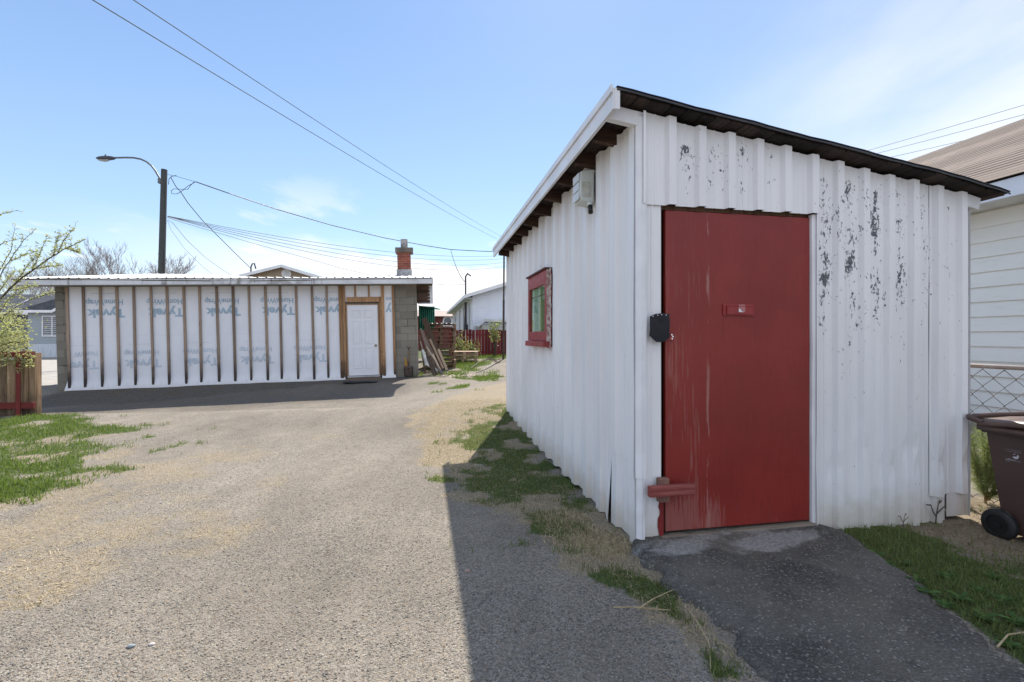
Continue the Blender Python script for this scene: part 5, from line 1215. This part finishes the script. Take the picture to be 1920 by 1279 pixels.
# long dry stalks by the ramp
sm = simple('dry stalk', (.46,.37,.22), (.34,.25,.13), .8, 20)
def stalk(pts, r, lb, name='dry_stalk', mat=None, cat='stalk', z=.02, group=None):
    W_ = []
    for i, (a, b) in enumerate(pts): gx, gy = G(a, b); W_.append(Vector((gx, gy, gzf(gx, gy)+z+.012*math.sin(i*1.7))))
    o0 = W_[0].copy(); q = MB(); q.tube([p-o0 for p in W_], [r*(1-.5*i/len(W_)) for i in range(len(W_))], 6); o = q.build(name, mat or sm, None); o.location = o0; return tag(o, lb, cat, group)
stalk([(1150,1145),(1190,1150),(1240,1150),(1258,1148)], .003, 'dry stalk lying flat across the grass left of the ramp')
stalk([(1195,1150),(1225,1135),(1262,1112)], .003, 'dry stalk slanting up towards the ramp edge')
stalk([(1290,1150),(1310,1185),(1330,1215),(1333,1262)], .003, 'bent dry stalk along the left ramp edge')
stalk([(1870,1222),(1890,1205),(1925,1192)], .004, 'pale dry stalk lying right of the ramp')
tw = simple('dark twig', (.06,.045,.035), (.10,.075,.055), .85, 15)
for pts, lb in (([(883,704),(896,697),(912,692),(925,690)], 'long dark stick lying on the edge of the grass'), ([(905,695),(920,692),(935,697),(948,694)], 'dark twig bundle lying right of the long stick'), ([(915,690),(930,694),(944,690)], 'short dark twig lying above the others')):
    stalk(pts, .022, lb, 'stick', tw, 'stick', .05)
# twig seedlings against the front wall
def seedling(px, py, k, lb):
    x, y = G(px, py); o0 = Vector((x, y, gzf(x, y))); q = MB(); u = Vector((.98,.19,0))
    for pl_ in (((0,0),(.005,.05),(.018,.11),(.035,.165)), ((.006,.05),(-.02,.08),(-.04,.13)), ((.010,.07),(.04,.09),(.075,.115)), ((-.04,.13),(-.075,.135)), ((.03,.14),(.05,.155))):
        q.tube([u*(a*k)+Vector((0,-.01,b*k)) for a, b in pl_], [.005*k*(1-.2*i) for i in range(len(pl_))], 5)
    o = q.build('seedling', tw, None); o.location = o0; tag(o, lb, 'seedling')
seedling(1752, 979, 1.0, 'bare forked seedling against the wall near the patched corner'); seedling(1691, 985, .55, 'tiny bare twig at the foot of the shed wall')
# broad-leaved weeds
wl = leaf_material('weed leaf', (.05,.11,.025), (.12,.20,.05))
def weed_mesh():
    q = MB()
    for k in range(11):
        a = k*2.4+rng.uniform(-.3,.3); L_ = rng.uniform(.05,.085); u = Vector((math.cos(a), math.sin(a), 0)); s = Vector((-u.y, u.x, 0)); rows = []
        lift = rng.uniform(.3,.9)
        for i, w_ in enumerate((.004,.012,.009,.017,.012,.019,.013,.002)):
            f = i/7; c = u*(L_*f)+Vector((0,0,.012+L_*lift*f*(1-.6*f))); rows.append([c-s*w_+Vector((0,0,.005)), c, c+s*w_+Vector((0,0,.005))])
        q.grid(rows, rnd=rng.random())
    return q.build('weed', wl, None)
w0 = weed_mesh(); first = True
for px, py, s in ((1640,1046,1.1),(1668,1062,.8),(1716,1092,1.0),(1740,1118,1.1),(1775,1085,.9),(1800,1128,1.1),(1832,1110,.8),(1848,1165,1.1),(1880,1130,1.0),(1905,1172,1.2),(1772,1140,.9),(1700,1060,.7),(1860,1080,.8),(1892,1215,.9)):
    o = w0 if first else w0.copy()
    if not first: C.objects.link(o)
    first = False; gx, gy = G(px, py); o.location = (gx, gy, gzf(gx, gy)); s *= .62; o.scale = (s, s, s); o.rotation_euler = (0, 0, rng.uniform(0, 6.28))
    tag(o, 'broad leaved green weed growing in the turf right of the ramp', 'weed', 'broad leaved weeds right of the ramp')

def leaf(q, p, d, L_, wd, rnd=None):
    d = d.normalized(); s = d.cross(Vector((rng.uniform(-1,1), rng.uniform(-1,1), rng.uniform(-1,1)))).normalized(); n = d.cross(s)
    q.add([p, p+d*(L_*.5)+s*wd+n*(wd*.3), p+d*L_, p+d*(L_*.5)-s*wd+n*(wd*.3)], [(0,1,2,3)], 0, rnd)
def branch_pts(pts, n=14, wob=.02):
    pts = [Vector(p) for p in pts]; out = []
    for i in range(n+1):
        t = i/n*(len(pts)-1); k = min(int(t), len(pts)-2); out.append(pts[k].lerp(pts[k+1], t-k)+Vector([rng.uniform(-wob, wob) for _ in range(3)]))
    return out
# flowering-leaf shrub at the left, behind the wooden fence
def shrub():
    b = P(-70, 790, 8.2); b.z = gzf(b.x, b.y)
    s = thing('shrub', 'tall loose shrub with pale green young leaves leaning over the wooden fence', 'shrub', b)
    bark = simple('shrub bark', (.07,.05,.04), (.11,.08,.065), .8, 14); lm = leaf_material('shrub leaf', (.20,.21,.09), (.46,.46,.27), .45)
    L = [  # branches measured on the photo, each at its own depth
     [(-70,760,8.2),(-40,640,8.1),(0,560,8.0),(40,522,7.9),(85,490,7.8),(122,466,7.7),(160,450,7.6)],
     [(-40,640,8.1),(-20,560,8.2),(10,500,8.2),(42,452,8.1),(66,431,8.0)],
     [(-40,640,8.1),(-25,560,8.4),(0,505,8.5),(20,470,8.5),(28,428,8.5)],
     [(-50,640,8.3),(-40,520,8.3),(-20,470,8.4),(5,455,8.4),(40,447,8.3)],
     [(-60,640,8.3),(-50,480,8.3),(-30,420,8.2),(0,402,8.2),(34,394,8.1)],
     [(-40,650,8.0),(-10,605,7.9),(30,575,7.8),(70,557,7.8),(108,546,7.7)],
     [(-40,680,8.0),(-10,640,7.9),(20,612,7.8),(48,600,7.8)],
     [(-40,700,8.0),(-10,668,7.8),(25,645,7.7),(58,636,7.6)],
     [(-40,690,7.9),(-5,650,7.7),(30,640,7.5),(62,660,7.4)],
     [(60,507,7.85),(75,475,7.9),(90,440,7.9)], [(100,480,7.75),(106,455,7.7),(112,437,7.7)], [(108,474,7.75),(122,446,7.7),(141,428,7.7)],
     [(122,466,7.7),(140,470,7.6),(148,474,7.6)], [(30,530,7.9),(50,500,7.8),(70,478,7.8)], [(20,490,8.2),(45,478,8.1),(72,470,8.0)],
     [(60,505,7.85),(90,500,7.7),(118,497,7.7)], [(20,545,8.0),(45,540,7.9),(70,535,7.8)], [(-10,600,7.9),(15,560,7.8),(40,548,7.8)],
     [(-70,700,8.3),(-90,560,8.3),(-110,470,8.2),(-90,400,8.2)], [(-70,700,8.3),(-120,600,8.2),(-170,520,8.1),(-200,470,8.0)], [(-10,560,8.2),(10,530,8.1),(30,505,8.0)],
     [(-10,640,7.8),(15,628,7.7),(45,625,7.6)], [(0,600,7.9),(20,590,7.8),(35,588,7.7)]]
    q = MB(); lf = MB()
    for i, br in enumerate(L):
        pp = branch_pts([P(*p)-b for p in br], 22, .006); n = len(pp)
        r0 = .022 if len(br) > 5 else .013 if len(br) > 3 else .007
        q.tube(pp, [r0*(1-.82*k/(n-1)) for k in range(n)], 6)
        low = br[-1][1] > 590; st = 0 if len(br) <= 4 else int(n*.25)
        for k in range(st, n-1):
            d = (pp[k+1]-pp[k]); L_ = d.length
            for c in range(max(2, int(L_/.028))):
                p = pp[k]+d*rng.random()
                if rng.random() < .45:      # short leafy spur
                    sd = (Vector((rng.uniform(-1,1), rng.uniform(-1,1), rng.uniform(-.2,1)))).normalized()*rng.uniform(.03,.10); p2 = p+sd
                    q.tube([p, p2], .0022, 4, cap=False); p = p2
                for _ in range(rng.randint(3, 6 if not low else 8)):
                    leaf(lf, p+Vector([rng.uniform(-.012,.012) for _ in range(3)]), Vector((rng.uniform(-1,1), rng.uniform(-1,1), rng.uniform(-.5,1))), rng.uniform(.022,.042), rng.uniform(.006,.011))
    for _ in range(1500):               # denser growth low down behind and over the fence
        p = P(rng.gauss(8, 26), rng.gauss(632, 26), rng.uniform(7.5, 8.3))-b
        if p.x+b.x > P(68, 0, 7.8).x: continue
        for __ in range(2): leaf(lf, p, Vector((rng.uniform(-1,1), rng.uniform(-1,1), rng.uniform(-.5,1))), rng.uniform(.025,.05), rng.uniform(.008,.014))
    for _ in range(150):
        p = P(rng.uniform(0,64), rng.gauss(676,9), 7.50)-b
        for __ in range(2): leaf(lf, p, Vector((rng.uniform(-1,1), rng.uniform(-1,1), rng.uniform(-.5,1))), rng.uniform(.025,.045), rng.uniform(.008,.013))
    q.build('branches', bark, s); lf.build('foliage', lm, s, fix=False)
shrub()

def bare_tree(px, top, D, spread, seed, lb, base=640):
    r_ = random.Random(seed); b = P(px, base, D); b.z = -.2; H = EYE+(HZ-top)/F*D+.2
    t = thing('bare_tree', lb, 'tree', b, group='leafless trees far behind the garage')
    tr = MB(); tw_ = MB()
    def grow(p, d, L_, r, lev):
        n = 3; pts = [p]
        for i in range(n):
            d = (d+Vector((r_.uniform(-.16,.16), r_.uniform(-.16,.16), r_.uniform(-.02,.16)))).normalized(); pts.append(pts[-1]+d*(L_/n))
        (tr if lev < 2 else tw_).tube(pts, [r*(1-.5*i/n) for i in range(n+1)], 5 if lev < 2 else 3, cap=False)
        if lev >= 6: return
        m = 3 if lev < 5 else 4
        for k in range(m+(1 if lev == 0 else 0)):
            f = r_.uniform(.35, 1) if k else 1.0; q = pts[min(n, max(1, int(round(f*n))))]
            a = r_.uniform(0, 6.28); sp = r_.uniform(.35,.75)*spread
            nd = (d+Vector((math.cos(a)*sp, math.sin(a)*sp, r_.uniform(-.1,.3)))).normalized()
            grow(q, nd, L_*r_.uniform(.62,.80), max(r*.50, .010), lev+1)
    grow(Vector((0,0,0)), Vector((r_.uniform(-.08,.08),0,1)), H*.30, H*.013, 0)
    m_ = simple('bare bark', (.24,.19,.18), (.33,.27,.25), .9, 3) if 'bare bark' not in bpy.data.materials else bpy.data.materials['bare bark']
    zz = sorted(v[2] for v in tw_.v); k = H/zz[int(len(zz)*.985)]
    for mb in (tr, tw_): mb.v = [(v[0]*k, v[1]*k, v[2]*k) for v in mb.v]
    tr.build('trunk', m_, t, fix=False); tw_.build('crown', m_, t, fix=False)
bare_tree(183, 478, 62, .95, 3, 'widest leafless tree left of the utility pole'); bare_tree(234, 464, 62, .7, 8, 'tallest leafless tree left of the utility pole')
bare_tree(270, 478, 60, .85, 5, 'leafless tree nearest to the utility pole'); bare_tree(118, 486, 66, .9, 12, 'leafless tree over the left end of the garage roof'); bare_tree(72, 500, 70, 1.0, 21, 'leafless tree behind the grey house roof'); bare_tree(10, 505, 70, 1.0, 27, 'leafless tree at the far left behind the shrub')

def bush(px, py, D, w_, h, n, lb, mat, size=.05):
    b = P(px, py, D); b.z = gzf(b.x, b.y); top = P(px, py, D).z-b.z
    s = thing('bush', lb, 'bush', b); q = MB(); lf = MB()
    for k in range(16):
        a = rng.uniform(0, 6.28); r_ = rng.uniform(.2,1)*w_/2; e = Vector((math.cos(a)*r_, math.sin(a)*r_*.5, top+rng.uniform(-h*.5, h*.5)))
        pp = branch_pts([(rng.uniform(-.05,.05),0,0), (e.x*.4, e.y*.4, e.z*.6), e], 6, .015); q.tube(pp, [.012*(1-.11*i) for i in range(7)], 4, cap=False)
        for _ in range(n//16):
            leaf(lf, pp[rng.randint(3,6)]+Vector((rng.gauss(0,.09), rng.gauss(0,.08), rng.gauss(0,.08))), Vector((rng.uniform(-1,1), rng.uniform(-1,1), rng.uniform(-.3,1))), size*rng.uniform(.7,1.3), size*.3)
    q.build('stems', tw, s); lf.build('foliage', mat, s, fix=False)
bl = leaf_material('bush leaf', (.10,.13,.04), (.34,.36,.16), .4)
bush(862, 640, 20.4, .85, .75, 330, 'loose leafy bush just behind the low pallet stack', bl, .075); bush(886, 643, 20.6, .6, .45, 200, 'small leafy bush right of the loose bush at the red fence', bl, .075)
bush(928, 618, 20.8, .75, .75, 330, 'pale green leafy bush by the metal pole', bl, .085)
# pine sapling between the shed and the bin
def pine():
    b = P(1848, 960, 3.62); b.z = gzf(b.x, b.y)
    s = thing('pine_sapling', 'small green pine sapling between the shed and the brown bin', 'sapling', b)
    st = MB(); nd = MB()
    tips = []
    for (dx, dy, z0, ex, ey, ez) in ((0,0,0,-.09,.02,.50),(0,0,.05,.10,.03,.42),(0,0,.05,.03,-.05,.36),(-.02,0,.10,-.12,-.04,.32),(0,.02,.08,.16,.02,.28),(0,0,.04,.12,-.05,.20),(0,0,.03,-.10,-.06,.18),(0,0,.2,.05,.08,.55),(-.03,0,.1,-.14,.0,.46),(0,0,.1,.0,-.02,.46),(.03,0,.02,.17,-.02,.36),(0,0,.02,.05,-.10,.14),(0,.05,.1,-.05,.10,.40),(.05,.05,.1,.14,.12,.48)):
        pp = branch_pts([(dx,dy,z0),((dx+ex)*.45,(dy+ey)*.45,z0+(ez-z0)*.55),(ex,ey,ez)], 10, .004); st.tube(pp, [.008*(1-.07*i) for i in range(11)], 6)
        for k in range(3, 11):
            ax = (pp[min(k+1,10)]-pp[k-1]).normalized()
            for _ in range(60):
                a = Vector((rng.gauss(0,1), rng.gauss(0,1), rng.gauss(0,1))); a = (a-ax*a.dot(ax)).normalized(); d = (a*.85+ax*.6).normalized(); p = pp[k]+ax*rng.uniform(-.02,.02); L_ = rng.uniform(.06,.11)
                sd = d.cross(Vector((rng.gauss(0,1), rng.gauss(0,1), rng.gauss(0,1)))).normalized()*.0013
                nd.add([p-sd, p+sd, p+d*L_+Vector((0,0,-.01))], [(0,1,2)], 0)
    st.build('stems', simple('pine stem', (.30,.24,.10), (.22,.15,.08), .8, 20), s); nd.build('needles', leaf_material('pine needle', (.10,.15,.05), (.36,.40,.20), .35), s, fix=False)
pine()

# ------------------------------------------------------------------ wooden fence at the left
def wood_fence():
    D = 7.62; a = P(65, 780, D); z = gzf(a.x, a.y)
    f = thing('wooden_fence', 'weathered board fence end with red stained rails at the left edge', 'fence', (a.x, a.y, z-.01), (0, 0, R(3)))
    wd = m_wood('fence board wood', (.34,.23,.14), (.17,.105,.06), (.06,.04,.028), (-.1,.5), rnd=.4, grain=32); rd = m_wood('red stained wood', (.20,.035,.028), (.12,.025,.022), rnd=.1, axis='x', grain=30)
    k = D/F; x = 0.; q = MB(); i = 0
    hs = [1.03,1.04,.90]
    while x > -3.2:
        w_ = rng.uniform(.085,.11); h = hs[i] if i < 3 else .9+rng.uniform(-.02,.02)
        q.box((x-w_, rng.uniform(0,.006), .0), (x, .022, h)); x -= w_+rng.uniform(.004,.014); i += 1
    q.build('fence_boards', wd, f, bevel=.003)
    for zz, h in ((.93,.085),(.12,.10)):
        q = MB(); q.box((-3.2,-.048,zz), (.02 if zz < .5 else .0,-.004,zz+h)); q.build('fence_rail', rd, f, bevel=.004)
    q = MB(); q.box((-.235,-.060,.0), (-.165,-.0485,1.02)); q.build('fence_brace', m_wood('red brace wood', (.21,.036,.03), (.13,.025,.022), rnd=.1, axis='z'), f, bevel=.004)
    for xa, h in ((-.09,1.0),(-1.9,.95)):
        q = MB(); q.box((xa,.03,-.2), (xa+.09,.12,h)); q.build('fence_post', wd, f)
wood_fence()

# ------------------------------------------------------------------ wire fence and brown bin at the right
def wire_fence():
    o = Vector((3.64, 3.6, 0)); f = thing('wire_fence', 'rusty chain link wire fence with a steel top rail beside the bin', 'fence', (o.x, o.y, -.03), (0, 0, R(100.8)))
    st = simple('rusty galvanised wire', (.07,.052,.042), (.14,.115,.10), .7, 12, metal=.3); rl = simple('weathered steel rail', (.28,.22,.19), (.36,.32,.30), .55, 9, metal=.4)
    x0, x1, H, p = -2.6, 4.2, 1.06, .070
    q = MB()                              # each wire a zigzag, neighbours hooked at the bends
    n = int((x1-x0)/p)
    for k in range(n):
        xc = x0+k*p; pts = []; m = int(H/p)
        for j in range(m+1):
            s = 1 if (j+k) % 2 else -1
            pts.append((xc+s*p/2*1.02, .004*s, .03+(H-.05)*j/m))
        q.tube(pts, .0029, 5, cap=False)
    q.build('wire_mesh', st, f)
    q = MB(); q.tube([(x0,.0,H),(x1,0,H)], .017, 12); q.build('top_rail', rl, f, smooth=True)
    for x in (x0, .95, x1):
        q = MB(); q.tube([(x,-.03,-.2),(x,-.03,H+.05)], .022, 12); q.tube([(x,-.03,H+.05),(x,-.03,H+.08)], [.025,.006], 12); q.build('fence_post', rl, f, smooth=True)
wire_fence()
def bin_():
    o = Vector((3.155, 3.05, -.045)); b = thing('wheelie_bin', 'brown plastic wheelie bin with black wheels beside the shed', 'bin', o, (0, 0, R(10.8)))
    pl = simple('brown plastic', (.085,.050,.040), (.070,.041,.034), .42, 3, bump=.08, bscale=120); bk = simple('black tyre', (.014,.014,.015), (.022,.022,.022), .6, 20)
    q = MB(); bt = [(.03,.04),(.43,.04),(.43,-.40),(.03,-.40)]; tp = [(-.01,.12),(.47,.12),(.47,-.50),(-.01,-.50)]; rows = []
    for f in (0,.15,.5,.85,1):
        z = .05+(.71-.05)*f; rows.append([Vector((bt[i % 4][0]*(1-f)+tp[i % 4][0]*f, bt[i % 4][1]*(1-f)+tp[i % 4][1]*f, z)) for i in range(5)])
    q.grid(rows); q.add(rows[0][:4], [(0,1,2,3)]); body = q.build('body', pl, b, bevel=.025)
    q = MB(); q.box((-.035,-.525,.672), (.495,.135,.712)); q.build('rim', pl, b, bevel=.012)
    q = MB(); rows = []
    for i in range(9):
        f = i/8; y = -.56+.70*f; z = .735+.035*math.sin(math.pi*min(1, f*.9+.08))
        rows.append([(-.05,y,z-.028),(-.052,y,z-.008),(-.02,y,z+.010),(.10,y,z+.020),(.23,y,z+.024),(.36,y,z+.020),(.48,y,z+.010),(.512,y,z-.008),(.51,y,z-.028)])
    q.grid(rows); q.grid([[(x,y,z-.02) for x, y, z in r_] for r_ in (rows[0], rows[-1])]); q.build('lid', simple('sunlit brown plastic', (.13,.085,.065), (.10,.062,.05), .38, 3), b, smooth=True, solid=.008)  # lid lighter than the body: sunlight put into its colour
    q = MB(); q.tube([(-.035,.12,.735),(-.045,.19,.758),(-.03,.205,.762),(.23,.21,.764),(.49,.205,.762),(.505,.19,.758),(.495,.12,.735)], .017, 10); q.box((.05,.12,.735), (.08,.21,.752)); q.box((.38,.12,.735), (.41,.21,.752)); q.build('handle', pl, b, smooth=False)
    for x in (-.02, .46):
        q = MB(); n = 28; pr = [(-.024,.060),(-.024,.086),(-.015,.0955),(.015,.0955),(.024,.086),(.024,.060)]
        rows = [[Vector((x+a, .035+r_*math.cos(2*math.pi*k/n), .097+r_*math.sin(2*math.pi*k/n))) for k in range(n+1)] for a, r_ in pr+[pr[0]]]
        q.grid(rows); wh = q.build('wheel', bk, b, smooth=True)
        q = MB(); c = Vector((x,.035,.097)); q.tube([c+Vector((-.026,0,0)), c+Vector((.026,0,0))], .022, 14)
        for k in range(6):
            a = k*math.pi/3+.3; d = Vector((0, math.cos(a), math.sin(a))); q.beam(c+d*.015, c+d*.070, .012, .026, up=(1,0,0))
        q.tube([c+Vector((-.014,0,0)), c+Vector((.014,0,0))], .066, 24); q.build('hub', simple('black plastic hub', (.018,.018,.02), rough=.35), wh)
    q = MB(); q.tube([(-.02,.035,.097),(.46,.035,.097)], .010, 10); q.build('axle', bk, b)
    # the pale print on the side: small lines of lettering over a round emblem
    ink = simple('white print', (.60,.60,.66), rough=.5); ink2 = simple('grey print', (.34,.33,.36), rough=.5)
    Mb = Matrix.Translation(o) @ Matrix.Rotation(R(10.8), 4, 'Z'); I = Mb.inverted()
    def side(px, py):                     # photo point on the bin's left face
        oo = I @ Vector((0,0,EYE)); d = I.to_3x3() @ Vector(((px-960)/F, 1, (HZ-py)/F)); p0 = Vector((.03,0,.05)); nn = Vector((-.66,0,-.04)).normalized()
        k = (p0-oo).dot(nn)/d.dot(nn); return oo+d*k+nn*.0015
    def line(a, c, h, mt, seed):
        r_ = random.Random(seed); q = MB(); A, B_ = side(*a), side(*c); d = B_-A; L_ = d.length; d.normalize(); up = (side(a[0], a[1]-3)-A); up = up.normalized(); s = 0
        while s < L_:
            if r_.random() < .16: s += h*.5; continue
            w_ = h*r_.uniform(.3,.6); hh = h*r_.choice((.6,.6,.7,1)); p = A+d*s
            q.add([p, p+d*w_*.35, p+d*w_*.35+up*hh, p+up*hh], [(0,1,2,3)]); q.add([p, p+d*w_, p+d*w_+up*h*.16, p+up*h*.16], [(0,1,2,3)])
            s += w_+h*.16
        q.build('print_line', mt, body, fix=False)
    line((1882.6,841.5),(1915.5,847.5), .0075, ink2, 1); line((1883.5,845),(1915.5,851), .0075, ink2, 2); line((1886,861.5),(1903,864.5), .011, ink, 3); line((1904,865),(1913,867), .010, ink2, 4); line((1886,864.5),(1894,866), .006, ink2, 5)
    q = MB(); c = side(1904.8, 856); e1 = (side(1907.8,856.6)-c).normalized(); e2 = (side(1904.8,853)-c).normalized(); r_ = .0165; n = 22
    def arc(a0, a1): return [c+e1*(r_*math.cos(a0+(a1-a0)*i/n))+e2*(r_*math.sin(a0+(a1-a0)*i/n)) for i in range(n+1)]
    lo = arc(-2.9, .95); q.add(lo+[c+e1*.004-e2*.0005], [tuple(range(len(lo)+1))]); up_ = arc(1.45, 2.75); q.add(up_, [tuple(range(len(up_)))])
    q.build('emblem', ink, body, fix=False)
bin_()
